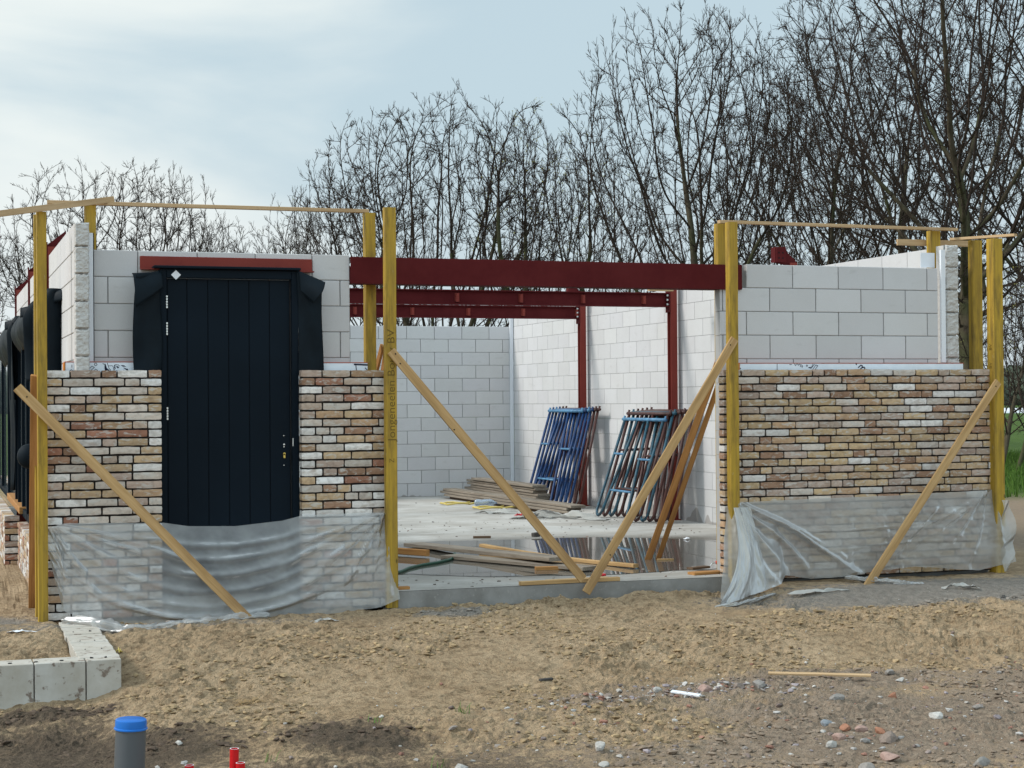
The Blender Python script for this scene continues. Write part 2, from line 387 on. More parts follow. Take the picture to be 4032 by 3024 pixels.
# soil
M_soil = Mat('site_soil', 0.95, spec=0.15)
_a = M_soil.attr('Col'); _r, _g, _b = M_soil.sep(_a.outputs['Vector'])
_p = M_soil.world()
_n = M_soil.noise(_p, 2.2, 6, 0.62, 0.5); _f = M_soil.noise(_p, 17, 6, 0.7); _ff = M_soil.noise(_p, 70, 3, 0.6)
_sand = M_soil.mix(M_soil.rng(_n, 0.35, 0.65), (0.47, 0.345, 0.22, 1), (0.36, 0.255, 0.155, 1))
_sand = M_soil.mix(M_soil.rng(_f, 0.46, 0.68, 0, 0.85), _sand, (0.15, 0.10, 0.055, 1))
_dark = M_soil.mix(M_soil.rng(_f, 0.35, 0.65), (0.070, 0.052, 0.038, 1), (0.155, 0.115, 0.08, 1))
_grey = M_soil.mix(M_soil.rng(_f, 0.35, 0.65), (0.30, 0.27, 0.235, 1), (0.20, 0.175, 0.15, 1))
_rub = M_soil.mix(M_soil.rng(_f, 0.35, 0.68), (0.19, 0.142, 0.105, 1), (0.37, 0.285, 0.21, 1))
_jit = M_soil.math('MULTIPLY', M_soil.math('SUBTRACT', _f, 0.5), 1.6)
_m = lambda v: M_soil.rng(M_soil.math('ADD', v, _jit), 0.25, 0.85, 0, 1, True)
_c = M_soil.mix(_m(_r), _sand, _dark); _c = M_soil.mix(_m(_g), _c, _rub); _c = M_soil.mix(_m(_b), _c, _grey)
_gr = M_soil.attr('Grass'); _grs = M_soil.mix(M_soil.rng(_n, 0.3, 0.7), (0.045, 0.085, 0.016, 1), (0.085, 0.14, 0.03, 1))
_c = M_soil.mix(_gr.outputs['Fac'], _c, _grs)
_c = M_soil.mix(M_soil.rng(_ff, 0.68, 0.78, 0, 0.45), _c, (0.07, 0.05, 0.035, 1))
M_soil.color(_c); M_soil.bump(M_soil.math('ADD', _f, M_soil.math('MULTIPLY', _ff, 0.5)), 1.0, 0.04)

M_clod = Mat('soil_clod', 0.95, spec=0.1)
_a = M_clod.attr('Col'); _n = M_clod.noise(M_clod.world(), 60, 4, 0.6)
M_clod.color(M_clod.mix(M_clod.rng(_n, 0.3, 0.7, 0.7, 1.2), (0, 0, 0, 1), _a.outputs['Color'])); M_clod.bump(_n, 0.5, 0.006)

# ------------------------------------------------------------------ ground
def gz(x, y):
    x = np.asarray(x, float); y = np.asarray(y, float)
    z = -0.125 - 0.20 * sst(-0.25, -3.0, y)
    pit = sst(-1.9, -2.15, y) * sst(0.42, -0.05, x)          # dug out in front of the kerb
    z = z - 0.10 * pit + 0.05 * sst(0.25, 0.7, x) * sst(-2.6, -2.0, y) * sst(-0.9, -1.7, y)
    z = z + 0.05 * sst(-1.9, -1.6, y) * sst(0.1, 0.0, x) * sst(0.2, -0.4, y)
    z = z + 0.035 * np.exp(-((x - 4.9) / 0.55) ** 2) * np.exp(-((y + 0.25) / 0.22) ** 2)
    z = z + 0.03 * np.exp(-((x - 3.9) / 0.3) ** 2) * np.exp(-((y + 0.2) / 0.2) ** 2)
    z = z + 0.05 * sst(5.3, 5.9, x) * sst(-1.1, -0.3, y) * sst(0.6, 0.0, y)
    z = z + 0.03 * np.exp(-((x - 1.15) / 0.35) ** 2) * np.exp(-((y + 3.9) / 0.35) ** 2)
    z = z + 0.05 * np.exp(-((x + 0.15) / 0.25) ** 2) * np.exp(-((y + 2.35) / 0.15) ** 2)
    far = sst(14, 60, np.hypot(x - 4, y))
    return z * (1 - far) - 0.35 * far
_fr = random.Random(77); FEET = []
for (ax_, ay_, an_, k_) in ((.9, -2.2, -.3, 6), (2.6, -1.2, .15, 7), (1.9, -3.1, .5, 6), (4.3, -1.5, -.1, 6), (2.7, -4.2, 1.1, 4), (5.6, -2.2, -.25, 5)):
    for q_ in range(k_):
        FEET.append((ax_ + q_ * .42 * math.cos(an_) + (.09 if q_ % 2 else -.09) * -math.sin(an_) + _fr.uniform(-.05, .05), ay_ + q_ * .42 * math.sin(an_) + (.09 if q_ % 2 else -.09) * math.cos(an_) + _fr.uniform(-.05, .05), an_ + _fr.uniform(-.25, .25)))
def gdetail(x, y):
    near = sst(45, 20, np.hypot(x - 3, y + 3))
    wx = x + 0.25 * (fbm(x * 2, y * 2, 71, 2) - .5); wy = y + 0.25 * (fbm(x * 2, y * 2, 72, 2) - .5)
    n = 0.075 * (fbm(wx * 1.3, wy * 1.3, 3, 3) - 0.5)
    r = 1 - np.abs(2 * fbm(wx * 3.2, wy * 3.8, 9, 4, 0.55) - 1)
    n = n + 0.038 * (r - 0.7) + 0.034 * (fbm(wx * 10, wy * 12, 21, 4, 0.65) - .5)
    # broken crust: sharp little steps
    q = fbm(wx * 6, wy * 8, 33, 4, 0.6); n = n + 0.026 * (np.floor(q * 11) / 11 - 0.5) * 2 + 0.010 * sst(.52, .6, fbm(wx * 15, wy * 18, 44, 3, .6))
    amp = sst(0.25, 0.55, fbm(x * 0.8, y * 0.8, 5, 2)) * 0.7 + 0.5
    soft = 1 - 0.75 * sst(5.4, 6.0, x) * sst(-1.3, -0.9, y)
    t_ = (x - 5.6 - .55 * (y + 3)) / 1.15; ph_ = y * 9 + 3 * np.abs(x * 4 % 1 - .5)
    for c_ in (0.0, 1.5): n = n - .022 * np.exp(-((x - (5.0 + c_ - .48 * (y + 3))) / .13) ** 2) * (1 + .5 * np.sign(np.sin(ph_ * 4)))
    for fx_, fy_, fa_ in FEET:
        u = (x - fx_) * math.cos(fa_) + (y - fy_) * math.sin(fa_); v = -(x - fx_) * math.sin(fa_) + (y - fy_) * math.cos(fa_)
        e_ = (u / .15) ** 2 + (v / (.052 + .012 * np.sin(u * 12))) ** 2
        n = n - .024 * np.exp(-e_ ** 2) + .012 * np.exp(-((np.sqrt(e_) - 1.25) / .18) ** 2)
    return n * amp * near * soft + 0.15 * (fbm(x * .12, y * .12, 55, 2) - .5) * (1 - near)
def gh(x, y):
    return float(gz(np.array([x]), np.array([y]))[0] + gdetail(np.array([x]), np.array([y]))[0])
def soilmask(x, y):
    w = 0.5 * (fbm(x * 1.6, y * 1.6, 91, 3) - .5)
    def ell(cx, cy, rx, ry): return np.exp(-(((x - cx) / rx) ** 2 + ((y - cy) / ry) ** 2) ** 1.5)
    dark = np.maximum.reduce([ell(-0.1, -3.5, 0.95, 1.15) * 1.0, ell(1.3, -3.9, 0.42, 0.62), ell(-.2, -2.35, .5, .2), ell(0.9, -4.9, 1.6, 0.7) * .8])
    dark = dark * (1 - ell(0.45, -2.9, 0.35, 0.35))
    rub = np.maximum.reduce([ell(4.3, -4.6, 2.2, 1.35), ell(4.3, -3.2, 1.3, 0.45), ell(6.3, -4.2, 2.2, 1.2), ell(3.2, -3.2, .6, .35) * .9, ell(9.5, -3.5, 2.5, 1.5) * .7, sst(8.6, 10.5, x) * .75])
    rub = rub * (1 - 0.9 * ell(2.85, -4.1, 0.5, 0.45)) 
    grey = np.maximum.reduce([ell(7.0, -0.75, 2.0, 0.5) * 1.1, ell(2.9, -0.5, 0.35, 0.22), ell(5.25, -0.55, .25, .2) * .9, ell(0.5, -0.5, 1.6, 0.22) * .6, ell(-.4, 0.1, .35, .5), ell(9, -.6, 1.5, .5)])
    return dark + w * 0.9 * (dark > .03), rub + w * (rub > .03), grey + w * .6 * (grey > .03)
def grassm(x, y):
    return sst(-1.5, 1.5, (y + 0.72 * x - 20.3) + 3.0 * (fbm(x * .5, y * .5, 8, 3) - .5))

def axis(a, b, step, lo, hi):
    v = list(np.arange(a, b + 1e-6, step)); s = step
    x = a
    while x > lo: s *= 1.22; x -= s; v.insert(0, x)
    s = step; x = v[-1]
    while x < hi: s *= 1.22; x += s; v.append(x)
    return np.array(v)
gx = axis(-1.6, 10.2, 0.021, -900, 1200); gy = axis(-6.3, 0.05, 0.017, -400, 1500)
X, Y = np.meshgrid(gx, gy)
Z = gz(X, Y) + gdetail(X, Y)
ins = (X > 0.02) & (X < 7.98) & (Y > 0.02) & (Y < 12.4)
Z = np.where(ins, np.minimum(Z, -0.2), Z)
nx, ny = len(gx), len(gy)
me = bpy.data.meshes.new('ground'); me.vertices.add(nx * ny)
me.vertices.foreach_set('co', np.stack([X, Y, Z], -1).astype(np.float32).ravel())
i, j = np.meshgrid(np.arange(nx - 1), np.arange(ny - 1)); a = (j * nx + i).ravel()
q = np.stack([a, a + 1, a + 1 + nx, a + nx], -1).astype(np.int32)
me.loops.add(q.size); me.loops.foreach_set('vertex_index', q.ravel())
me.polygons.add(len(q)); me.polygons.foreach_set('loop_start', np.arange(len(q), dtype=np.int32) * 4)
me.update(); me.validate()
d_, r_, g_ = soilmask(X, Y)
ca = me.color_attributes.new('Col', 'FLOAT_COLOR', 'POINT')
ca.data.foreach_set('color', np.stack([np.clip(d_, 0, 1), np.clip(r_, 0, 1), np.clip(g_, 0, 1), np.ones_like(X)], -1).astype(np.float32).ravel())
at = me.attributes.new('Grass', 'FLOAT', 'POINT'); at.data.foreach_set('value', grassm(X, Y).astype(np.float32).ravel())
me.materials.append(M_soil.m); me.polygons.foreach_set('use_smooth', [False] * len(q))
import bisect
_gx = gx.tolist(); _gy = gy.tolist()
def gh(x, y):
    i = max(0, min(nx - 2, bisect.bisect(_gx, x) - 1)); j = max(0, min(ny - 2, bisect.bisect(_gy, y) - 1))
    u = (x - _gx[i]) / (_gx[i + 1] - _gx[i]); v = (y - _gy[j]) / (_gy[j + 1] - _gy[j])
    return float((Z[j, i] * (1 - u) + Z[j, i + 1] * u) * (1 - v) + (Z[j + 1, i] * (1 - u) + Z[j + 1, i + 1] * u) * v)
ground = bpy.data.objects.new('ground', me); COL.objects.link(ground); tag(ground, kind='structure')

# lumps: shared icosphere template
def ico(sub=1):
    t = (1 + 5 ** .5) / 2
    v = [(-1, t, 0), (1, t, 0), (-1, -t, 0), (1, -t, 0), (0, -1, t), (0, 1, t), (0, -1, -t), (0, 1, -t), (t, 0, -1), (t, 0, 1), (-t, 0, -1), (-t, 0, 1)]
    v = [Vector(p).normalized() for p in v]
    f = [(0, 11, 5), (0, 5, 1), (0, 1, 7), (0, 7, 10), (0, 10, 11), (1, 5, 9), (5, 11, 4), (11, 10, 2), (10, 7, 6), (7, 1, 8), (3, 9, 4), (3, 4, 2), (3, 2, 6), (3, 6, 8), (3, 8, 9), (4, 9, 5), (2, 4, 11), (6, 2, 10), (8, 6, 7), (9, 8, 1)]
    for _ in range(sub):
        mid = {}; nf = []
        def md(a, b):
            k = (min(a, b), max(a, b))
            if k not in mid: mid[k] = len(v); v.append(((v[a] + v[b]) / 2).normalized())
            return mid[k]
        for a, b, c in f:
            x, y, z = md(a, b), md(b, c), md(c, a); nf += [(a, x, z), (b, y, x), (c, z, y), (x, y, z)]
        f = nf
    return v, f
ICO0 = ico(0); ICO1 = ico(1); ICO2 = ico(2)
def lump(rng, size, sq=(1, 1, .6), T=ICO0, am=.25):
    v, f = T; M = Matrix.Rotation(rng.uniform(0, 6.3), 3, 'Z') @ Matrix.Rotation(rng.uniform(-.4, .4), 3, 'X')
    pl = [(Vector((rng.gauss(0, 1), rng.gauss(0, 1), rng.gauss(0, 1))).normalized(), rng.uniform(.42, .85)) for _ in range(9)]
    vs = []
    for p in v:
        q = p * (1 + rng.uniform(-am, am) * (.5 if T is not ICO0 else 1))
        for n_, d in pl:
            e = q.dot(n_)
            if e > d: q = q - n_ * (e - d)
        vs.append(M @ Vector((q.x * sq[0], q.y * sq[1], q.z * sq[2])) * size)
    return vs, f
rng = random.Random(5)
clods = MB()
def soilcol(x, y, rng):
    j = bisect.bisect(_gy, y); i = bisect.bisect(_gx, x); d, r, g = [d_[j, i]], [r_[j, i]], [g_[j, i]]; k = rng.uniform(.7, 1.3)
    if g[0] > .5: c = (0.25, 0.22, 0.19)
    elif r[0] > .5: c = (0.24, 0.185, 0.14)
    elif d[0] > .5: c = (0.11, 0.08, 0.06)
    else: c = (0.33, 0.24, 0.14)
    return tuple(v * k for v in c)
xs = []; 
for _ in range(60000):
    x = rng.uniform(-1.2, 9.6); y = rng.uniform(-6.0, -0.12)
    xs.append((x, y))
ax = np.array(xs); den = fbm(ax[:, 0] * 1.1, ax[:, 1] * 1.4, 101, 3); keep = (den > .50) & (np.array([rng.random() for _ in xs]) < .42)
keep &= ~((ax[:, 0] > 5.5) & (ax[:, 1] > -1.0)); keep &= ~((ax[:, 0] < .36) & (ax[:, 1] > -2.15))
pts = ax[keep][:13000]; hz = gz(pts[:, 0], pts[:, 1]) + gdetail(pts[:, 0], pts[:, 1])
for (x, y), h in zip(pts, hz):
    s = rng.choice((.006, .008, .010, .012, .015, .019, .026)) * rng.uniform(.7, 1.25)
    vs, f = lump(rng, s, (1.25, 1, .5)); clods.add([v + Vector((x, y, h + s * .15)) for v in vs], f, soilcol(x, y, rng))
o = clods.build('soil_clods', M_clod, colors=True); tag(o, 'loose crumbs and clods of sandy soil scattered over the ground', 'soil clods', kind='stuff')
# gravel and brick rubble in the brown soil
grav = MB(); STC = [(.33, .29, .26), (.42, .40, .38), (.27, .22, .20), (.30, .16, .12), (.5, .47, .43), (.22, .17, .15), (.30, .26, .27)]
cl = [(3.65, -3.2, .45, .16, 260), (3.1, -3.3, .35, .13, 160), (4.0, -5.0, .25, .14, 45), (4.5, -4.3, 1.6, .8, 420), (3.4, -4.9, 1.2, .6, 140), (6.3, -3.3, 1.6, .6, 220), (2.2, -4.4, .8, .5, 60)]
for cx_, cy_, sx, sy, n_ in cl:
    for _ in range(n_):
        x = rng.gauss(cx_, sx); y = rng.gauss(cy_, sy)
        if y > -1.3 or y < -6.2: continue
        s = rng.choice((.005, .007, .009, .012, .016, .022)) * rng.uniform(.7, 1.2)
        vs, f = lump(rng, s, (1.2, 1, .6)); h = gh(x, y); k = rng.uniform(.7, 1.2)
        grav.add([v + Vector((x, y, h + s * .3)) for v in vs], f, tuple(c * k for c in rng.choice(STC)))
for _ in range(260):   # small chalk-white crumbs
    x = rng.uniform(1.5, 8); y = rng.uniform(-6, -.5); s = rng.uniform(.003, .007); vs, f = lump(rng, s)
    grav.add([v + Vector((x, y, gh(x, y) + s * .5)) for v in vs], f, (.62, .6, .57))
o = grav.build('gravel', M_clod, colors=True); tag(o, 'gravel and crushed brick bits lying in the brown soil', 'gravel', kind='stuff')
# bigger stones, each one a thing
STONES = [(5.03, -3.09, .045, 'grey', 'angular grey stone alone at the right edge of the sand'), (3.99, -3.3, .050, 'grey', 'round grey stone beside the pale lath on the ground'),
 (4.19, -3.9, .050, 'grey', 'squat grey stone in the middle of the brown rubble soil'), (3.87, -4.96, .055, 'brown', 'largest grey brown stone just below the broken brick heap'),
 (3.67, -5.33, .052, 'pink', 'pinkish stone at the bottom right between two grey ones'), (3.44, -5.48, .046, 'grey', 'pale grey stone cut by the lower picture edge on the right'),
 (3.62, -3.30, .060, 'pink', 'pink and white stone on top of the rubble heap'), (2.39, -4.68, .040, 'pale', 'pale faceted stone on the sand in the lower middle'),
 (2.30, -4.95, .030, 'pale', 'small pale stone below the faceted one in the lower middle'), (1.62, -4.80, .040, 'pale', 'white grey stone at the bottom edge right of the red pipes'),
 (4.01, -5.58, .050, 'grey', 'dark grey stone near the bottom right corner'), (4.36, -4.66, .040, 'white', 'flat white stone right of the broken brick heap'),
 (4.58, -3.87, .034, 'orange', 'orange broken brick piece upright in the brown soil'), (3.98, -4.72, .036, 'orange', 'orange brick fragment at the right of the broken brick heap'),
 (3.83, -4.60, .034, 'orange', 'orange brick fragment in the middle of the broken brick heap'), (3.78, -4.50, .032, 'blue', 'bluish grey stone at the back of the broken brick heap'),
 (3.90, -4.66, .033, 'pink', 'pink brick fragment at the front of the broken brick heap'), (3.66, -4.83, .038, 'pink', 'upright pink stone left of the broken brick heap'),
 (3.55, -4.95, .036, 'pale', 'pale stone left of the largest brown stone'), (4.95, -3.35, .030, 'white', 'small white stone right of the pale lath'),
 (3.86, -3.28, .040, 'brown', 'brown stone just below the pale lath'), (3.30, -3.32, .036, 'pale', 'pale stone on the left part of the rubble heap'),
 (3.45, -3.42, .034, 'pale', 'pale flat stone at the front of the rubble heap'), (3.05, -3.18, .036, 'brown', 'brown stone at the left end of the rubble heap'),
 (4.62, -5.35, .040, 'pale', 'pale stone low in the right corner above the dark grey one')]
SC = dict(grey=(.27, .25, .23), brown=(.25, .20, .17), pink=(.38, .26, .22), pale=(.42, .40, .37), white=(.52, .50, .47), orange=(.34, .17, .11), blue=(.24, .26, .28))
for x, y, s, k, lab in STONES:
    b = MB(); vs, f = lump(rng, s, (1.15, .95, .72), ICO1, .12); b.add(vs, f, SC[k]); o = b.build('stone', M_clod, colors=True)
    o.location = (x, y, gh(x, y) + s * .30); tag(o, lab, 'stone', 'loose stones on the building ground')

# ------------------------------------------------------------------ building
B = empty('unfinished_building', (0, 0, 0), 'unfinished brick and block house shell with steel beams and a dark door', 'building')

def floorwet(x, y):
    def ell(cx, cy, rx, ry): return np.exp(-(((x - cx) / rx) ** 2 + ((y - cy) / ry) ** 2) ** 2)
    return np.clip(1.3 * np.maximum.reduce([ell(4.2, 2.3, 1.6, 2.0), ell(6.3, 2.3, 2.2, 1.9), ell(5, 3.0, 3, 1.35)]) + .8 * (fbm(x * 1.5, y * 1.5, 61, 4) - .55), 0, 1)
fx = np.array([0.11] + list(np.arange(.2, 2.5, .1)) + [2.507] + list(np.arange(2.6, 5.35, .1)) + [5.382] + list(np.arange(5.5, 7.95, .1)) + [7.99]); fy = np.array([-.06, .113] + list(np.arange(.2, 12.45, .1)))
fm = MB(); Xf, Yf = np.meshgrid(fx, fy); wf = floorwet(Xf, Yf)
for jj in range(len(fy)):
    for ii in range(len(fx)): fm.v.append((float(fx[ii]), float(fy[jj]), 0.0)); fm.c.append((float(wf[jj, ii]), 0, 0))
nn_ = len(fx)
fm.f = [(jj * nn_ + ii, jj * nn_ + ii + 1, (jj + 1) * nn_ + ii + 1, (jj + 1) * nn_ + ii) for jj in range(len(fy) - 1) for ii in range(nn_ - 1) if jj > 0 or 2.5 < fx[ii] < 5.38]
floor_o = fm.build('floor', M_conc, colors=True); tag(floor_o, kind='structure')
b = MB(); b.box(2.507, 5.382, -0.06, 0.11, -0.14, -0.003); b.box(0.11, 7.99, 0.113, 12.4, -0.14, -0.003); b.build('slab_edge', M_edge, B)
b = MB(); x = 2.50
while x < 5.37:
    x2 = min(x + .437, 5.38); b.box(x + .002, x2 - .002, -0.055, 0.10, -0.42, -0.142, ch=.004); x = x2
b.build('foundation_blocks', M_block, B, colors=True)

def inpoly_puddle():
    P = [(2.6, 1.05), (3.0, 1.1), (3.45, .72), (4.1, .55), (4.6, .45), (5.2, .52), (5.6, .58), (6.1, 1.3), (6.55, 2.3), (6.86, 3.0), (6.5, 3.55), (6.1, 3.85), (5.5, 4.1), (4.9, 4.05), (4.3, 4.2), (3.7, 4.0), (3.2, 3.6), (2.6, 3.7), (2.2, 3.2), (1.7, 2.2), (2.1, 1.3)]
    out_ = []; n = len(P)
    for i in range(n):
        p0, p1, p2, p3 = (Vector(P[(i + k - 1) % n]) for k in range(4))
        for s in range(8):
            t = s / 8
            q = .5 * ((2 * p1) + (p2 - p0) * t + (2 * p0 - 5 * p1 + 4 * p2 - p3) * t * t + (3 * p1 - p0 - 3 * p2 + p3) * t ** 3)
            k = 1 + .06 * (sn(q.x * 6, q.y * 6, 4) - .5)
            c = Vector((4.3, 2.3)); q = c + (q - c) * k
            out_.append((q.x, q.y, .004))
    return out_
pp = inpoly_puddle(); b = MB(); b.add(pp, [tuple(range(len(pp)))]); o = b.build('puddle', M_water); tag(o, kind='structure')

BR = [(.43, .28, .17), (.47, .335, .205), (.31, .185, .12), (.55, .475, .41), (.66, .62, .585), (.46, .355, .28), (.49, .35, .205), (.33, .16, .105), (.42, .315, .255), (.28, .18, .13), (.74, .72, .70)]
BW_left = [3, 3, 1, 4, 3, 7, 1, 2, 4, 5, 8, 0, 10]
BW_right = [5, 6, 0, 1, 2, 3, 6, 8, 4, 0, 1, 5, 2, 6, 8, 1]
def brick(mb, u0, u1, z0, z1, dep, T, rng, col, nu=6, nv=3):
    """one hand-moulded brick; T(u, d, z) -> world, d = distance behind the face"""
    vs = []; off = rng.uniform(-.003, .003); tilt = rng.uniform(-.002, .002)
    sag = rng.uniform(-.0025, .003)
    for j in range(nv + 1):
        for i in range(nu + 1):
            a = i / nu; c = j / nv
            u = u0 + (u1 - u0) * a; z = z0 + (z1 - z0) * c
            eu = min(a, 1 - a) * (u1 - u0); ez = min(c, 1 - c) * (z1 - z0)
            d = off + tilt * a + rng.uniform(-.0015, .0015)
            if eu < .004 or ez < .004:
                d += .0022; 
                z += rng.uniform(-.0014, .0014) + sag * math.sin(math.pi * a)
                u += rng.uniform(-.0012, .0012)
            if eu < .004 and ez < .004: d += .002; u += .0014 * (1 if a < .5 else -1); z += .0014 * (1 if c < .5 else -1)
            vs.append((u, d, z))
    n = nu + 1; fs = [(j * n + i, j * n + i + 1, (j + 1) * n + i + 1, (j + 1) * n + i) for j in range(nv) for i in range(nu)]
    ring = [i for i in range(n)] + [j * n + nu for j in range(1, nv + 1)] + [nv * n + i for i in range(nu - 1, -1, -1)] + [j * n for j in range(nv - 1, 0, -1)]
    base = len(vs)
    for k in ring: u, d, z = vs[k]; vs.append((u, dep, z))
    m_ = len(ring)
    for k in range(m_): fs.append((ring[k], base + k, base + (k + 1) % m_, ring[(k + 1) % m_]))
    mb.add([T(*p) for p in vs], fs, col)
def brick_wall(name, U0, U1, z0, ztop, T, seed, pal, parent=B, label=None, dep=.1, endstops=True, L=.2095, H=.0500, jt=.011):
    rng = random.Random(seed); mb = MB(); n = int(round((ztop - z0) / .0625))
    for r in range(n):
        zt = ztop - r * .0625; zb = zt - H
        u = U0; first = True
        start = [.155, .10, .155, .045][r % 4] if (seed % 2) else [.155, .10][r % 2]
        while u < U1 - .02:
            l = L if not first else start + .0 * rng.random()
            if not first and rng.random() < .16: l = .0995
            if first: first = False
            e = u + l
            if U1 - e < .05: e = U1
            e = min(e, U1)
            k = rng.uniform(.8, 1.18); c = BR[rng.choice(pal)]
            brick(mb, u, e, zb + rng.uniform(-.001, .001), zt + rng.uniform(-.001, .001), dep, T, rng, tuple(v * k for v in c))
            u = e + jt + rng.uniform(-.002, .003)
    o = mb.build(name, M_brick, parent, colors=True)
    if label: o['label'] = label
    c = MB(); vs = [(U0 + .004, .014, z0), (U1 - .004, .014, z0), (U1 - .004, .014, ztop - .012), (U0 + .004, .014, ztop - .012), (U0 + .004, dep - .003, z0), (U1 - .004, dep - .003, z0), (U1 - .004, dep - .003, ztop - .012), (U0 + .004, dep - .003, ztop - .012)]
    c.add([T(*p) for p in vs], [(0, 1, 2, 3), (4, 7, 6, 5), (0, 4, 5, 1), (3, 2, 6, 7), (0, 3, 7, 4), (1, 5, 6, 2)]); c.build('mortar', M_mortar, o)
    return o
TF = lambda u, d, z: (u, d, z)                      # facade, facing the viewer
ZB = 1.6955
brick_wall('brick_wall', 0.0, 0.812, ZB - 29 * .0625, ZB, TF, 11, BW_left, label='pale brick pier left of the dark door')
brick_wall('brick_wall', 1.858, 2.505, ZB - 29 * .0625, ZB, TF, 12, BW_left, label='narrow brick pier right of the dark door')
brick_wall('brick_wall', 5.385, 7.995, ZB - 28 * .0625, ZB, TF, 14, BW_right, label='wide brick wall panel right of the big opening')
# brick returns (opening reveal and left side)
TL = lambda u, d, z: (0.0 + d, u, z)                 # left outer side, facing -X
brick_wall('brick_wall', 0.105, 1.40, ZB - 29 * .0625, ZB, TL, 15, BW_left, label='brick corner return on the left side')
brick_wall('brick_wall', 1.41, 4.62, .302 - 8 * .0625, .302, TL, 17, BW_left, label='low brick sill wall on the left side')
TL2 = lambda u, d, z: (-0.12 + d, u, z)
brick_wall('brick_wall', 4.68, 14.5, .36 - 9 * .0625, .36, TL2, 19, BW_left, label='low brick wall further back on the left side')
brick_wall('brick_wall', -0.12, 0.02, .36 - 9 * .0625, .36, lambda u, d, z: (u, 4.63 + d, z), 21, BW_left, dep=.04, label='brick end of the far low wall')
b = MB()
for k in range(12): b.box(.03, .13, 4.9 + k * .24, 5.13 + k * .24, .36, .43, ch=.004)
b.build('window_sill', M_batten2, B)

def block_wall(name, U0, U1, z0, z1, T, seed, th=.1, joints=None, parent=B, label=None, course=.2, len_=.44, off=0.0, cut=None, tone=1.0):
    """sand-lime blocks; joints: u of a vertical joint in the top course"""
    rng = random.Random(seed); mb = MB(); core = MB(); n = int(math.ceil((z1 - z0) / course - 1e-6))
    for r in range(n):
        zt = z1 - r * course; zb = max(zt - course, z0)
        ph = (off if joints is None else joints) + (.22 if r % 2 else 0)
        k0 = math.floor((U0 - ph) / len_); u = ph + k0 * len_
        while u < U1:
            a = max(u, U0); e = min(u + len_, U1)
            if e - a > .03 and not (cut and cut((a + e) / 2, (zb + zt) / 2)):
                a2, e2 = a, e
                if cut:
                    for s in range(60):
                        if cut(a2 + .001, (zb + zt) / 2): a2 += .01
                        if cut(e2 - .001, (zb + zt) / 2): e2 -= .01
                t = tone * rng.uniform(.935, 1.03); c = (t, t * rng.uniform(.99, 1.0), t * rng.uniform(.98, 1.0))
                g = .0035
                mb.box(a2 + g, e2 - g, 0, th, zb + g, zt - g * .6, c, M=T, ch=.0035)
                core.box(a2 + .002, e2 - .002, .006, th - .006, zb, zt - .004, None, M=T)
            u += len_
    o = mb.build(name, M_block, parent, colors=True)
    if label: o['label'] = label
    core.build('joint', M_joint, o)
    return o
TI = lambda x, y, z: (x, .22 + y, z)
block_wall('block_wall', .31, 2.29, 0.0, 2.595, TI, 31, joints=.672, cut=lambda u, z: (z < 2.40 and .83 < u < 1.84), label='grey block wall around the door')
block_wall('block_wall', 5.46, 7.58, 0.0, 2.5895, TI, 32, joints=6.15 - .44, cut=lambda u, z: (z > 2.39 and u < 5.66), label='grey block wall behind the wide brick panel')
TS = lambda u, d, z: (.20 + d, u, z)
side = block_wall('block_wall', .06, 1.45, 0.0, 2.775, TS, 33, off=.1, label='white outer block wall of the left side')
block_wall('block_wall', 1.452, 2.90, 2.375, 2.775, TS, 34, off=.1, label='blocks above the first side window')
block_wall('block_wall', 3.16, 5.93, 2.375, 2.775, TS, 35, off=.1, label='blocks between the side columns')
block_wall('block_wall', 6.18, 8.93, 2.375, 2.775, TS, 36, off=.1, label='blocks between the far side columns')
TR = lambda u, d, z: (7.655 + .105 + d * .1, u, z)
TRi = lambda u, d, z: (7.76 - d, u, z)
block_wall('block_wall', .26, 12.24, 0.0, 2.80, lambda u, d, z: (7.655 + d, u, z) if False else (7.76 + .0 + d * .2, u, z), 37, th=.1, off=.12, label='long inner block wall on the right')
block_wall('block_wall', .60, 7.755, 0.0, 2.60, lambda x, y, z: (x, 12.24 + y, z), 38, off=.33, label='block wall across the back of the room')
block_wall('block_wall', 1.5, 12.2, 0.0, 2.3, lambda u, d, z: (.62 - d * .2, u, z), 39, label='inner block wall on the left')
# broken ends of the side walls
def broken(x0, x1, yf, z0, z1, seed, label):
    rng = random.Random(seed); mb = MB(); z = z0; n = 0
    while z < z1 - .01:
        zt = min(z + .2, z1)
        def fn(u, v, z=z, zt=zt, n=n):
            x = x0 + (x1 - x0) * u; zz = z + .004 + (zt - z - .008) * v
            nz = sf(x * 30 + n * 7, zz * 42 + seed, seed, 4, .6) - .5
            e = min(u, 1 - u, v, 1 - v); d = 0 if e > .04 else .016
            ex = .007 * (sn(zz * 40, n + seed, 3) - .5) if (u < .01 or u > .99) else 0
            ez = .009 * (sn(x * 60, n * 3. + seed, 8) - .5) if (v < .01 or v > .99) else 0
            return (x + ex, yf + nz * .026 + d, zz + ez)
        mb.sheet(fn, 12, 20)
        z = zt; n += 1
    mb.box(x0 + .003, x1 - .003, yf + .045, yf + .16, z0, z1 - .006)
    o = mb.build('broken_block_end', M_rough, B); o['label'] = label
broken(.198, .302, .028, .0, 2.775, 3, 'rough broken block ends at the left corner')
broken(7.655, 7.785, .205, .0, 2.80, 4, 'rough broken block ends at the right corner')
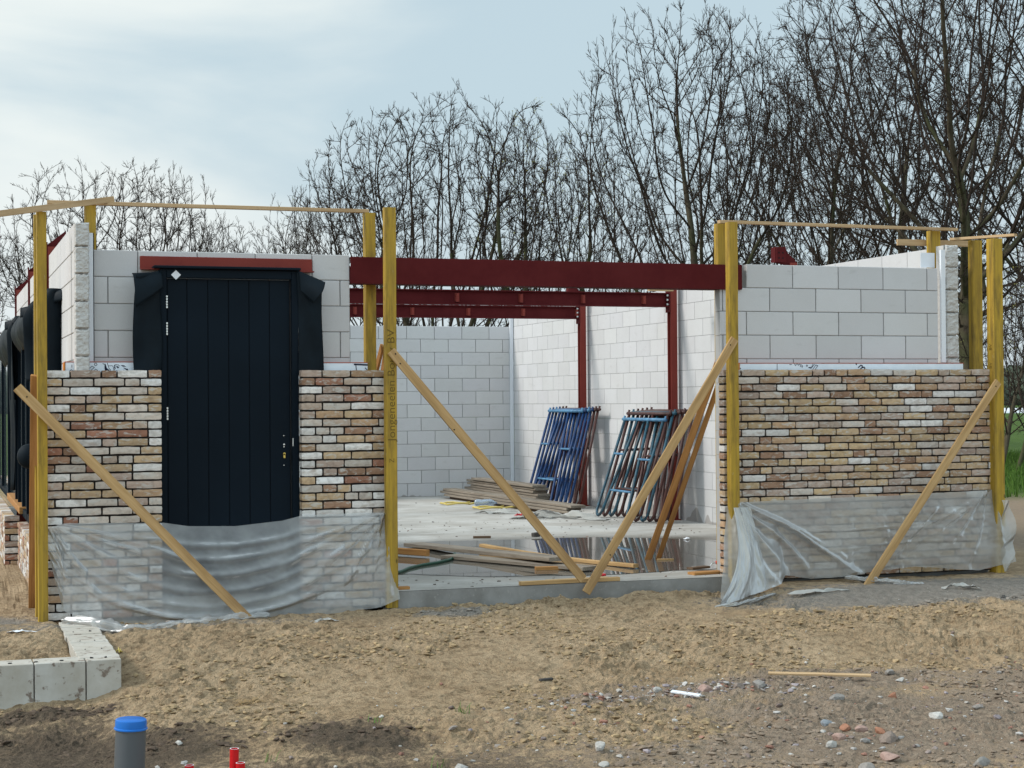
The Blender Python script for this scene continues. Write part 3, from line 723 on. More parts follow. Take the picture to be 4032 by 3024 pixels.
# white corner profiles
b = MB(); b.box(.306, .350, .196, .218, 1.76, 2.715); b.box(.344, .350, .196, .23, 1.76, 2.715); b.build('corner_profile', M_white, B)
b = MB(); b.box(7.597, 7.640, .196, .218, 1.76, 2.75); b.box(7.46, 7.60, .30, .308, 2.60, 2.73); b.build('corner_profile', M_white, B)
b = MB(); b.box(7.700, 7.752, 12.20, 12.232, 0.0, 2.78); b.build('corner_profile', M_white, B)

# insulation boards with the maker's printing
def stroke(mb, pts, w, y, closed=False):
    P = [Vector((p[0], 0, p[1])) for p in pts]
    if closed: P.append(P[0])
    for a, c in zip(P[:-1], P[1:]):
        d = c - a
        if d.length < 1e-5: continue
        d.normalize(); n = Vector((-d.z, 0, d.x)) * w / 2; e = d * w * .4
        q = [a - n - e, c - n + e, c + n + e, a + n - e]
        mb.add([(p.x, y, p.z) for p in q], [(0, 1, 2, 3)])
def fillp(mb, pts, y): mb.add([(p[0], y, p[1]) for p in pts], [tuple(range(len(pts)))])
def board(x0, x1, z0, z1, label):
    m_ = MB(); m_.box(x0, x1, .13, .215, z0, z1, ch=.003); o = m_.build('insulation_board', M_foil, B); o['label'] = label
    m_ = MB(); m_.box(x0 - .004, x1 + .004, .129, .217, z1 + .0005, z1 + .0065); m_.build('red_edge_strip', M_redline, o)
    return o
IL = board(.137, .80, 1.10, 1.757, 'white foil faced board with printed letters and emblem above the left bricks')
IR1 = board(2.0, 2.405, 1.10, 1.752, 'white foil faced board end above the narrow brick pier')
IR2 = board(5.60, 7.77, 1.10, 1.7485, 'long white foil faced board above the wide brick panel')
b = MB(); b.box(.124, .134, .128, .217, 1.1, 1.757); b.build('orange_core', M_orange, IL)
b = MB(); b.box(5.545, 5.597, .131, .217, 1.1, 1.749); b.build('orange_core', M_orange, IR2)
# left print, traced in the crop's own units (5.53 px per photo px, origin 200,1400) -> board plane
def LP(x, y): return (.137 + (x - 320) / 5.53 * .001872, 1.757 - (y - 130) / 5.53 * .001872)
b = MB(); W_ = .0035; y_ = .128
for pts, cl_ in [([(365, 362), (440, 285), (480, 318), (430, 370)], False), ([(575, 165), (608, 192), (668, 140)], False), ([(575, 165), (595, 140)], False),
                 ([(705, 140), (682, 265), (728, 305), (752, 140)], False), ([(752, 325), (880, 210), (928, 240), (800, 355)], True),
                 ([(870, 355), (955, 275), (996, 300), (940, 352)], False), ([(996, 322), (1030, 335), (1045, 355)], False), ([(455, 183), (455, 235)], False)]:
    stroke(b, [LP(*p) for p in pts], W_, y_, cl_)
stroke(b, [LP(957 + 28 * math.cos(t * .524), 173 + 28 * math.sin(t * .524)) for t in range(12)], W_, y_, True)
b.build('printed_letters', M_ink, IL)
b = MB()
for pts, cl_ in [([(1108, 150), (1125, 168), (1160, 165), (1190, 260), (1215, 330)], False), ([(1150, 170), (1150, 250), (1165, 355)], False), ([(1205, 145), (1222, 205), (1270, 205), (1300, 200), (1330, 225), (1345, 300), (1375, 355)], False),
                 ([(1225, 215), (1240, 260), (1270, 290), (1275, 350)], False), ([(1350, 195), (1380, 178), (1440, 185), (1465, 210)], False), ([(1350, 240), (1375, 262), (1345, 290)], False), ([(1395, 210), (1420, 250), (1450, 240)], False), ([(1440, 320), (1452, 355)], False), ([(1400, 300), (1420, 355)], False)]:
    stroke(b, [LP(*p) for p in pts], W_, y_, cl_)
for pts in [[(1145, 168), (1165, 175), (1200, 300), (1175, 352), (1155, 352)], [(1195, 255), (1265, 315), (1258, 330), (1215, 320)], [(1355, 190), (1385, 175), (1368, 215), (1380, 250), (1352, 235)],
            [(1400, 205), (1440, 222), (1452, 250), (1425, 245)], [(1495, 188), (1560, 195), (1620, 235), (1560, 215)], [(1530, 240), (1640, 275), (1675, 340), (1600, 290)], [(1545, 290), (1600, 320), (1635, 355), (1580, 355)], [(1480, 190), (1520, 196), (1580, 230), (1530, 218)]]:
    fillp(b, [LP(*p) for p in pts], y_)
b.build('printed_emblem', M_ink, IL)
def RP(x, y): return (5.60 + (x - 147) / 2.458 * .002055, 1.7485 - (y - 55) / 2.458 * .00200)
b = MB()
for pts, cl_ in [([(1000, 68), (1022, 78), (965, 145), (950, 135)], True), ([(915, 95), (945, 103), (985, 62)], False), ([(915, 95), (950, 92), (968, 60)], False), ([(148, 140), (180, 135), (190, 145)], False), ([(150, 98), (152, 110)], False),
                 ([(757, 60), (768, 75), (780, 62)], False), ([(790, 60), (800, 72), (812, 60)], False), ([(820, 60), (825, 85), (845, 92), (848, 80), (832, 66)], False), ([(560, 60), (560, 143)], False), ([(700, 66), (722, 66)], False)]:
    stroke(b, [RP(*p) for p in pts], .0045, y_, cl_)
stroke(b, [RP(898 + 8 * math.cos(t), 76 + 8 * math.sin(t)) for t in range(6)], .004, y_, True)
for pts in ([(1490, 95), (1520, 72), (1537, 78), (1532, 98), (1515, 112)], [(1532, 98), (1556, 92), (1566, 103), (1560, 122), (1535, 140)], [(1462, 60), (1470, 64)], [(1585, 118), (1597, 124)]):
    stroke(b, [RP(*p) for p in pts], .009, y_)
b.build('printed_letters', M_ink, IR2)
b = MB(); stroke(b, [(2.30, 1.742), (2.40, 1.738)], .012, y_); stroke(b, [(2.31, 1.742), (2.315, 1.70)], .006, y_); stroke(b, [(2.385, 1.715), (2.40, 1.70)], .006, y_); b.build('printed_letters', M_ink, IR1)

# steel: lintel, front beam, frames
b = MB(); b.box(.685, 1.988, .196, .219, 2.453, 2.553, ch=.002); b.box(.685, 1.988, .12, .195, 2.447, 2.4565); b.build('door_lintel', M_redlt, B)['label'] = 'flat red steel lintel over the dark door'
def ibeam(mb, x0, x1, y0, y1, z0, z1, tf=.012, tw=.009):
    mb.box(x0, x1, y0, y1, z0, z0 + tf); mb.box(x0, x1, y0, y1, z1 - tf, z1)
    ym = (y0 + y1) / 2; mb.box(x0, x1, ym - tw / 2, ym + tw / 2, z0 + tf, z1 - tf)
b = MB(); b.box(2.292, 5.660, .196, .206, 2.372, 2.580, ch=.0015); b.box(2.295, 5.657, .207, .33, 2.372, 2.384); b.box(2.295, 5.657, .207, .33, 2.568, 2.580)
b.build('front_beam', M_red, B)['label'] = 'long dark red steel beam spanning the big opening'
for Yc in (3.05, 6.05, 9.05):
    lab = {3.05: 'nearest', 6.05: 'middle', 9.05: 'farthest'}[Yc]
    b = MB(); ibeam(b, .34, 7.60, Yc - .05, Yc + .05, 2.565, 2.735)
    fbm_o = b.build('cross_beam', M_red, B); fbm_o['label'] = lab + ' dark red steel cross beam inside the room'
    for k in range(9):
        xx = 1.05 + k * .78 + (.3 if Yc > 8 else 0); b = MB()
        b.box(xx - .028, xx + .028, Yc - .012, Yc - .0045, 2.60, 2.70); b.tube([(xx, Yc - .02, 2.597), (xx, Yc - .02, 2.693)], .022, 8)
        b.build('stiffener', M_redlt, fbm_o)
    b = MB(); b.box(7.604, 7.616, Yc - .06, Yc + .06, 2.50, 2.80); b.build('end_plate', M_red, fbm_o)
    for zz in (2.595, 2.65, 2.705): b = MB(); b.tube([(7.575, Yc - .035, zz), (7.60, Yc - .035, zz)], .013, 6); b.build('bolt', M_bolt, fbm_o)
    for side_, xa, xb in (('right', 7.622, 7.735), ('left', .195, .305)):
        b = MB(); b.box(xa, xb - (.028 if side_ == 'right' else 0), Yc - .05, Yc - .041, 0.003, 2.86); b.box(xa, xb - (.028 if side_ == 'right' else 0), Yc + .041, Yc + .05, 0.003, 2.86)
        xm = (xa + xb) / 2; b.box(xm - .004, xm + .004, Yc - .041, Yc + .041, 0.003, 2.86); b.box(xa - .02, xb, Yc - .06, Yc + .06, 0.0, .012)
        b.build('steel_column', M_redlt, B)['label'] = lab + ' red steel column on the %s' % side_
for xs_, sg in ((7.72, -1), (.19, 1)):
    for Yc in (3.05, 6.05, 9.05):
        b = MB(); x1_ = xs_ + sg * .17 if sg > 0 else 7.47
        zt = 3.02
        pts = [(xs_, 2.82), (xs_, 2.875), (x1_ if sg > 0 else 7.57, zt - .01), (x1_ + (.0 if sg > 0 else .0), zt), (x1_, 2.86 if sg < 0 else 2.93), (x1_ if sg > 0 else 7.57, 2.84 if sg < 0 else 2.82)]
        n_ = len(pts); f_ = [(p[0], Yc - .006, p[1]) for p in pts] + [(p[0], Yc + .006, p[1]) for p in pts]
        b.add(f_, [tuple(range(n_)), tuple(range(n_, 2 * n_))[::-1]] + [(i, i + n_, (i + 1) % n_ + n_, (i + 1) % n_) for i in range(n_)])
        if sg < 0: b.box(7.462, 7.575, Yc - .055, Yc - .043, 2.86, 3.02, ch=.002); b.box(7.455, 7.468, Yc - .043, Yc + .05, 2.86, 3.02)
        else: b.box(.185, .197, Yc - .05, Yc + .05, 2.30, 2.90)
        rb_ = b.build('roof_bracket', M_red, B)
        if sg < 0 and Yc < 4: o = rb_
for Yc in (3.05,):
    for dx in (.03, .075):
        for dz in (.03, .085): b = MB(); b.tube([(7.462 + dx, Yc - .0575, 2.875 + dz), (7.462 + dx, Yc - .0555, 2.875 + dz)], .0085, 8); b.build('bolt_hole', M_groove, o)
b = MB(); b.box(6.95, 7.46, 2.4, 2.47, 2.70, 2.75, ch=.003); b.box(7.0, 7.3, 5.2, 5.26, 2.70, 2.77); b.build('timber_plate', M_rail, B)
b = MB(); b.box(.197, .30, 1.46, 2.88, 2.355, 2.373); b.build('side_lintel', M_red, B)

# door
D = MB(); YD = .095
D.box(.818, .864, YD, YD + .11, -.02, 2.452, ch=.003); D.box(1.806, 1.857, YD, YD + .11, -.02, 2.452, ch=.003)
D.box(.8645, 1.8055, YD, YD + .11, 2.388, 2.452, ch=.003); D.box(.77, 1.872, YD - .035, YD + .10, 2.4545, 2.475, ch=.004)
D.box(.866, .872, YD + .03, YD + .05, 0, 2.386)
fr = D.build('door_frame', M_navy, B)
D = MB(); xs_ = [.874, 1.0205, 1.176, 1.331, 1.486, 1.641, 1.796]
for a_, c_ in zip(xs_[:-1], xs_[1:]): D.box(a_ + .0022, c_ - .0022, YD + .036, YD + .075, .01, 2.382, ch=.0022)
door = D.build('door', M_navy, B); door['label'] = 'tall anthracite plank door'
D = MB(); D.box(.872, 1.80, YD + .044, YD + .070, .012, 2.380); D.build('groove', M_groove, door)
for zz in (2.205, 2.005, 1.375):
    D = MB(); D.box(.8665, .869, YD + .0, YD + .030, zz - .045, zz + .048)
    for k in range(5): D.box(.862, .873, YD - .004, YD + .034, zz - .045 + k * .020, zz - .045 + k * .020 + .013)
    D.build('hinge', M_bolt, door)
for x_, z_, r_ in ((1.745, 1.20, .004), (1.747, 1.133, .007), (1.746, 1.115, .005), (1.745, .975, .004)): D = MB(); D.tube([(x_, YD + .03, z_), (x_, YD + .038, z_)], r_, 8); D.build('handle_hole', M_bolt, door)
D = MB(); D.tube([(1.748, YD + .025, 1.062), (1.748, YD + .040, 1.062)], .010, 10); D.box(1.741, 1.755, YD + .025, YD + .038, 1.03, 1.062); D.build('lock_cylinder', M_brass, door)
D = MB(); D.box(1.806, 1.812, YD - .003, YD + .02, 1.12, 1.18); D.build('strike_plate', M_bolt, door)
D = MB(); c = Vector((.935, YD - .004, 2.408)); s = .036
D.add([c + Vector((s, 0, 0)), c + Vector((0, 0, s)), c + Vector((-s, 0, 0)), c + Vector((0, 0, -s)), c + Vector((s, .003, 0)), c + Vector((0, .003, s)), c + Vector((-s, .003, 0)), c + Vector((0, .003, -s))], [(0, 1, 2, 3), (0, 4, 5, 1), (1, 5, 6, 2), (2, 6, 7, 3), (3, 7, 4, 0)])
D.build('square_tag', M_white, fr)

# side windows
def window(y0, y1, label, mull):
    m_ = MB(); X0, X1 = .06, .13
    ys = [y0 + (y1 - y0) * k / mull for k in range(mull + 1)]
    for y in ys: m_.box(X0, X1, y - .035, y + .035, .34, 2.30, ch=.003)
    for a_, c_ in zip(ys[:-1], ys[1:]): m_.box(X0 + .004, X1 - .004, a_ + .035, c_ - .035, .34, .41); m_.box(X0 + .004, X1 - .004, a_ + .035, c_ - .035, 2.23, 2.30)
    o = m_.build('window', M_navy, B); o['label'] = label
    g = MB()
    for a_, c_ in zip(ys[:-1], ys[1:]): g.box(.09, .10, a_ + .036, c_ - .036, .412, 2.228)
    g.build('pane', M_glass, o)
window(1.55, 2.85, 'nearest dark framed side window', 2)
window(3.3, 5.8, 'middle dark framed side window', 3)
window(6.4, 12.0, 'far dark framed side window', 3)

# ------------------------------------------------------------------ rubber flaps (hang loose)
def flap(name, fn, fn2, label, nu=16, nv=30):
    m_ = MB(); m_.sheet(fn, nu, nv)
    if fn2: m_.sheet(fn2, 18, 14)
    o = m_.build(name, M_rubber, smooth=True)
    so = o.modifiers.new('thick', 'SOLIDIFY'); so.thickness = .003
    tag(o, label, 'membrane', 'rubber membrane flaps round the door and windows')
    return o
def fl(u, v):   # left of door: u 0 at frame, 1 at free edge
    z = 1.66 + v * (.74 + .035 * (1 - u)); x = .822 - .200 * u + .010 * math.sin(v * 5 + u * 3)
    y = .088 - .03 * math.sin(u * 2.6) - .010 * math.sin(u * 7 + v * 2) - .05 * u * sst(.75, 1, v)
    y -= .006 * math.sin(v * 9 + u * 4)
    return (x, y, z)
def hood_l(u, v):   # rolled over at the top, the roll open to the left
    a = math.pi * min(1, v * 1.15); r = .022 + .045 * u
    return (.826 - .212 * u + .012 * v * v, .088 - r * (1 - math.cos(a)), 2.428 - .022 * u + (.012 + .03 * u) * math.sin(a) - (.05 + .20 * (.35 + .65 * u)) * v ** 1.6)
flap('rubber_flap', fl, hood_l, 'dark rubber flap curled over at the top left of the door')
def frt(u, v):
    z = 1.66 + v * (.80 - .085 * u); x = 1.848 + .195 * u + .008 * math.sin(v * 4 + u * 2)
    y = .088 - .02 * math.sin(u * 2.6) - .006 * math.sin(v * 8 + u * 5)
    return (x, y, z)
def hood_r(u, v):   # folded corner: triangle hanging from the frame's top corner with a curled edge
    top = Vector((1.856, .07, 2.452)); rt = Vector((2.052, .03, 2.365)); lo = Vector((1.955, .01, 2.205)); lo0 = Vector((1.865, .04, 2.30))
    p = (top * (1 - u) + rt * u) * (1 - v) + (lo0 * (1 - u) + lo * u) * v
    p.y -= .05 * math.sin(math.pi * v) * u; p.x += .012 * math.sin(math.pi * v) * u
    return tuple(p)
flap('rubber_flap', frt, hood_r, 'dark rubber flap with a folded corner at the top right of the door')
def mkside(Y0, xo, label, z0=1.66, z1=2.38):
    def f(u, v):
        z = z0 + (z1 - z0) * v; w = .20 * (1 - .35 * (1 - v) * .6) * (1 if v < .75 else 1 - .5 * ((v - .75) / .25) ** 2)
        return (.198 - w * u + xo, Y0 - .04 * math.sin(u * 3) + .02 * math.sin(v * 6), z)
    def g(u, v):
        a = math.pi * v; r = .055
        return (.198 - .20 * u + xo, Y0 - .02 - r + r * math.cos(a) + .9 * u * .25, z1 - .10 + r * 1.6 * math.sin(a) - .04 * u)
    flap('rubber_flap', f, g, label)
mkside(1.42, 0, 'black rubber flap hanging at the left side beside the leftmost yellow post')
mkside(3.2, -.02, 'black rubber flap over the second side window on the left')
mkside(5.9, -.05, 'black rubber flap over the far side window at the left picture edge', 1.5)
def sideskirt(Y0, Y1, label, z0, xo=0):
    def f(u, v):
        return (.12 - .10 * math.sin(math.pi * v) - .05 * (1 - v) + .015 * math.sin(u * 9 + v * 3) + xo, Y0 + (Y1 - Y0) * u, z0 + (2.40 - z0) * v)
    flap('rubber_flap', f, None, label, 24, 14)
sideskirt(3.3, 5.4, 'black rubber sheet bulging over the top of the middle side window', 1.98)
sideskirt(6.2, 8.6, 'black rubber sheet folded over the top of the far side window', 1.90, -.03)
def sidehang(Y0, Y1, label, x0, z0, z1):
    def f(u, v):
        w = .35 + .65 * v if True else 1
        return (x0 + .02 * math.sin(u * 8 + v * 5), Y0 + (Y1 - Y0) * (.5 + (u - .5) * w), z0 + (z1 - z0) * v)
    flap('rubber_flap', f, None, label, 14, 20)
sidehang(5.6, 6.4, 'long black rubber strip hanging down between the side windows', .02, .55, 2.3)
# round black bulge of membrane by the window
m_ = MB(); vs, f = ICO2; m_.add([Vector((v.x * .11 + .05, v.y * .09 + 3.35, v.z * .115 + .98)) for v in vs], f); o = m_.build('rolled_membrane', M_rubber, smooth=True)
tag(o, 'round black roll of membrane sticking out beside the leftmost yellow post', 'membrane roll')

# ------------------------------------------------------------------ timber: posts, rails, braces
def stick(name, p0, p1, w, t, mat, label, cat, group=None, side=None, ch=.0015, nails=None, bow=0.0):
    """board from p0 to p1: local x along it, w = width, t = thickness; side = direction the thickness faces"""
    p0 = Vector(p0); p1 = Vector(p1); d = (p1 - p0); L = d.length; d.normalize()
    s_ = Vector(side or (0, -1, 0)); s_ = (s_ - d * s_.dot(d)).normalized(); wv = d.cross(s_)
    mb = MB(); n = max(2, int(L / .35)); r = random.Random(int(L * 977) + int(p0.x * 331))
    ring = [(-w / 2, -t / 2), (w / 2, -t / 2), (w / 2, t / 2), (-w / 2, t / 2)]
    c_ = min(w, t) * .10; R8 = []
    for k, (a_, b_) in enumerate(ring):
        sx = 1 if a_ > 0 else -1; sy = 1 if b_ > 0 else -1
        R8 += [(a_ - sx * c_, b_), (a_, b_ - sy * c_)] if k % 2 else [(a_, b_ - sy * c_), (a_ - sx * c_, b_)]
    vs = []
    for i in range(n + 1):
        x = -L / 2 + L * i / n; bo = bow * math.sin(math.pi * i / n) + r.uniform(-.0006, .0006)
        for a_, b_ in R8: vs.append((x, a_ + r.uniform(-.0004, .0004), b_ + bo))
    fs = [(i * 8 + k, i * 8 + (k + 1) % 8, (i + 1) * 8 + (k + 1) % 8, (i + 1) * 8 + k) for i in range(n) for k in range(8)]
    fs += [tuple(range(8))[::-1], tuple(n * 8 + k for k in range(8))]
    mb.add(vs, fs)
    M = Matrix((d, wv, s_)).transposed().to_4x4(); M.translation = (p0 + p1) / 2
    o = mb.build(name, mat, matrix=M); tag(o, label, cat, group)
    if nails:
        nb = MB()
        for nx_, ny_ in nails:
            nb = MB(); nb.tube([(nx_, ny_, t / 2 - .001), (nx_, ny_, t / 2 + .002)], .006, 8)
            q = nb.build('nail', M_groove, o); q.matrix_parent_inverse = Matrix.Identity(4)
    return o
def post(x0, x1, yf, z0, z1, label, dep=.063, lean=(0, 0)):
    w = x1 - x0; mb = MB(); L = z1 - z0; r = random.Random(int(x0 * 1000))
    n = 9; c_ = .005; ring = [(c_, 0), (w - c_, 0), (w, c_), (w, dep - c_), (w - c_, dep), (c_, dep), (0, dep - c_), (0, c_)]
    vs = []
    for i in range(n + 1):
        jx = r.uniform(-.0015, .0015)
        for a_, b_ in ring: vs.append((a_ - w / 2 + jx + lean[0] * i / n, b_ - dep / 2 + jx + lean[1] * i / n, L * i / n))
    fs = [(i * 8 + k, i * 8 + (k + 1) % 8, (i + 1) * 8 + (k + 1) % 8, (i + 1) * 8 + k) for i in range(n) for k in range(8)]
    fs += [tuple(range(8))[::-1], tuple(n * 8 + k for k in range(8))]
    mb.add(vs, fs); M = Matrix.Translation((x0 + w / 2, yf + dep / 2, z0))
    o = mb.build('profile_post', M_post, matrix=M); tag(o, label, 'post', 'yellow profile posts at the wall corners')
    return o
P1 = post(-.0735, -.004, -.075, -.20, 2.833, 'leftmost yellow post, standing at the left corner of the brick pier', .06)
post(-.068, -.004, .38, -.20, 2.86, 'yellow post mostly hidden behind the leftmost yellow post', .06)
post(.310, .390, .45, 0.0, 2.955, 'yellow post rising behind the grey block wall under the crossing battens', .063)
post(2.450, 2.535, .36, 0.0, 2.945, 'yellow post standing inside the opening beside the block wall left of the stamped post', .08)
P2 = post(2.484, 2.574, -.112, -.12, 2.937, 'yellow post with black stamped lettering at the left of the big opening', .06)
P3 = post(5.392, 5.472, -.105, -.10, 2.905, 'front yellow post at the right of the big opening', .075)
post(5.485, 5.560, .30, -.05, 2.935, 'yellow post behind the front one at the right of the big opening', .075)
post(7.690, 7.795, .50, 0.0, 2.950, 'yellow post inside the right corner, carrying the end of the long top batten', .07)
post(8.03, 8.135, .36, -.15, 2.860, 'second yellow post from the right, behind the top of the brick panel', .07)
P6 = post(7.948, 8.048, -.07, -.15, 2.835, 'rightmost yellow post at the outer end of the brick panel', .105)
b = MB(); b.box(-.052, .052, -.055, .055, .0, .05); o = b.build('red_foot', M_redlt, P6); o.location = (0, 0, .02)

def text(body, size, parent, M, ext=.0004):
    cu = bpy.data.curves.new('lettering', 'FONT'); cu.body = body; cu.size = size; cu.extrude = ext; cu.align_x = 'LEFT'; cu.align_y = 'CENTER'; cu.offset = -.0004
    t = bpy.data.objects.new('tmp', cu); COL.objects.link(t); bpy.context.view_layer.update()
    me = bpy.data.meshes.new_from_object(t.evaluated_get(bpy.context.evaluated_depsgraph_get())); bpy.data.objects.remove(t)
    me.materials.clear(); me.materials.append(M_inkpost.m)
    o = bpy.data.objects.new('stamped_lettering', me); COL.objects.link(o); o.parent = parent; o.matrix_world = M; return o
bpy.context.view_layer.update()
Mt = Matrix.Translation((2.531, -.1135, 1.150)) @ Matrix(((0, -1, 0), (0, 0, -1), (1, 0, 0))).to_4x4()
text('Jongeneelen Bouw BV', .082, P2, Mt @ Matrix.Diagonal((1.17, 1, 1, 1)))
text('Z', .055, P2, Matrix.Translation((2.531, -.1135, .985)) @ Matrix(((0, -1, 0), (0, 0, -1), (1, 0, 0))).to_4x4())
for zz in (1.70, 1.86): text('BV', .05, P6, Matrix.Translation((7.9465, -.02, zz)) @ Matrix(((0, 0, -1), (0, 1, 0), (1, 0, 0))).to_4x4())

RG = 'thin battens laid across the post tops'
stick('batten', (.521, .50, 3.005), (-.9, -1.02, 2.62), .045, .022, M_rail, 'thin batten sloping down to the left picture edge over the leftmost post', 'batten', RG, side=(0.4, -1, .0))
stick('batten', (.035, .475, 2.965), (2.486, .40, 2.960), .028, .045, M_rail, 'long thin batten across the top left, above the dark door', 'batten', RG, side=(0, -1, 0))
stick('batten', (5.44, .18, 2.935), (7.94, .47, 2.962), .026, .045, M_rail, 'long thin batten across the top right, above the grey blocks', 'batten', RG, side=(0, -1, 0))
stick('batten', (8.16, -.10, 2.865), (7.92, .52, 2.878), .024, .05, M_rail, 'short batten joining the two rightmost posts', 'batten', RG, side=(-1, 0, 0))
stick('batten', (7.42, .62, 2.85), (8.175, .60, 2.85), .055, .022, M_rail, 'short wide batten behind the right corner post', 'batten', RG, side=(0, -1, 0))
BG = 'slanting braces that hold the posts'
stick('brace', (-.213, -.090, 1.575), (1.42, -.32, -.16), .070, .022, M_batten, 'long brace leaning from the leftmost post across the brick pier to the sand', 'brace', BG, side=(0, -1, .1), nails=[(-1.1, 0)])
stick('brace', (2.524, -.127, 1.838), (4.05, -.20, .045), .070, .022, M_batten, 'brace running from the stamped post down to the middle of the slab edge', 'brace', BG, nails=[(-1.14, -.01), (-1.06, .01), (-.4, .02)])
stick('brace', (5.428, -.120, 1.945), (4.10, -.135, -.07), .070, .022, M_batten, 'pale brace running from the front right post down over the slab edge', 'brace', BG, nails=[(-1.14, .01), (.85, -.01)])
stick('brace', (5.515, .28, 1.87), (5.345, 1.50, .0), .060, .022, M_batten2, 'left one of two orange props standing in the puddle', 'brace', BG, side=(-.6, -1, 0))
stick('brace', (5.56, .28, 1.80), (5.43, 1.47, .0), .045, .022, M_batten2, 'right one of two orange props standing in the puddle', 'brace', BG, side=(-.6, -1, 0))
stick('brace', (7.975, -.085, 1.585), (6.46, -.38, -.13), .070, .022, M_batten, 'brace leaning across the wide brick panel on the right', 'brace', BG, nails=[(-1.1, 0)])
stick('brace', (-.085, -.005, 1.66), (-.050, 1.1, -.15), .060, .022, M_batten2, 'narrow orange brace behind the leftmost post', 'brace', BG, side=(-.3, -1, 0))
stick('brace', (2.62, .28, 2.03), (2.60, 1.45, .0), .045, .022, M_batten2, 'orange prop seen behind the top of the stamped post', 'brace', BG, side=(-1, -.3, 0))
stick('brace', (2.60, .42, 1.90), (2.40, 1.6, .0), .045, .022, M_batten2, 'orange prop seen between the two left opening posts', 'brace', BG, side=(-1, -.3, 0))

# ------------------------------------------------------------------ loose boards
def plank(p0, p1, w, t, mat, label, group=None, cat='plank', name='plank', bow=0.0):
    return stick(name, p0, p1, w, t, mat, label, cat, group, side=(0, 0, 1), bow=bow)
plank((3.74, 3.66, .030), (4.32, 1.05, .085), .21, .035, M_grey, 'long grey scaffold plank lying across the puddle', 'loose boards on the floor')
plank((3.72, 2.36, .022), (4.48, .72, .030), .20, .030, M_grey, 'grey scaffold plank under the longer one at the front of the puddle', 'loose boards on the floor')
plank((4.08, 1.0, .018), (4.35, .95, .018), .05, .030, M_batten2, 'short brown offcut under the scaffold planks', 'loose boards on the floor')
plank((4.24, 2.98, .055), (4.92, .78, .028), .060, .032, M_batten, 'long yellow batten lying in the puddle', 'loose boards on the floor', bow=-.02)
plank((3.58, -.04, .016), (4.43, -.015, .016), .055, .030, M_batten, 'batten lying along the middle of the slab edge', 'loose boards on the floor')
plank((3.86, .12, .010), (4.40, .16, .010), .05, .016, M_rail, 'thin lath just behind the batten on the slab edge', 'loose boards on the floor')
plank((3.10, 3.25, .045), (3.56, 2.50, .045), .05, .060, M_batten2, 'orange beam end sticking out beside the stamped post', 'loose boards on the floor')
plank((2.45, .04, .012), (2.70, .05, .012), .06, .022, M_batten2, 'small orange offcut at the foot of the stamped post', 'loose boards on the floor')
plank((5.15, .16, .012), (5.44, .20, .012), .11, .022, M_batten2, 'brown board at the foot of the right opening posts', 'loose boards on the floor')
plank((5.22, .34, .034), (5.42, .42, .034), .07, .018, M_dkwood, 'small dark board under the trowel', 'loose boards on the floor')
plank((5.40, 1.42, .010), (5.54, 1.37, .010), .04, .012, M_batten, 'small block of wood at the foot of the orange props', 'loose boards on the floor')
plank((4.62, 4.45, .012), (4.80, 4.40, .012), .04, .024, M_dkwood, 'small brown offcut on the dry floor behind the puddle', 'loose boards on the floor')
PG = 'weathered scaffold planks in the two piles'
pr = random.Random(8); ORD = ['bottom', 'second from the bottom', 'third from the bottom', 'fourth from the bottom', 'fifth from the bottom', 'sixth from the bottom', 'seventh from the bottom', 'eighth from the bottom']
for k in range(4):
    e = pr.uniform(-.12, .08); s_ = pr.uniform(-.04, .04)
    plank((6.55 + s_, 11.7 + pr.uniform(-.3, .3), .020 + k * .037), (6.80 + s_, 7.02 + e, .020 + k * .037), .20, .032, M_grey if k else M_dkwood, 'grey plank of the long low pile, %s' % (ORD[k] if k < 3 else 'topmost'), PG)
for k in range(8):
    e = pr.uniform(-.12, .12); s_ = pr.uniform(-.03, .03)
    plank((6.99 + s_, 11.8 + pr.uniform(-.2, .2), .020 + k * .038), (7.02 + s_, 8.95 + e, .020 + k * .038), .20, .032, M_grey, 'grey plank of the short high pile, %s' % (ORD[k] if k < 7 else 'topmost'), PG)

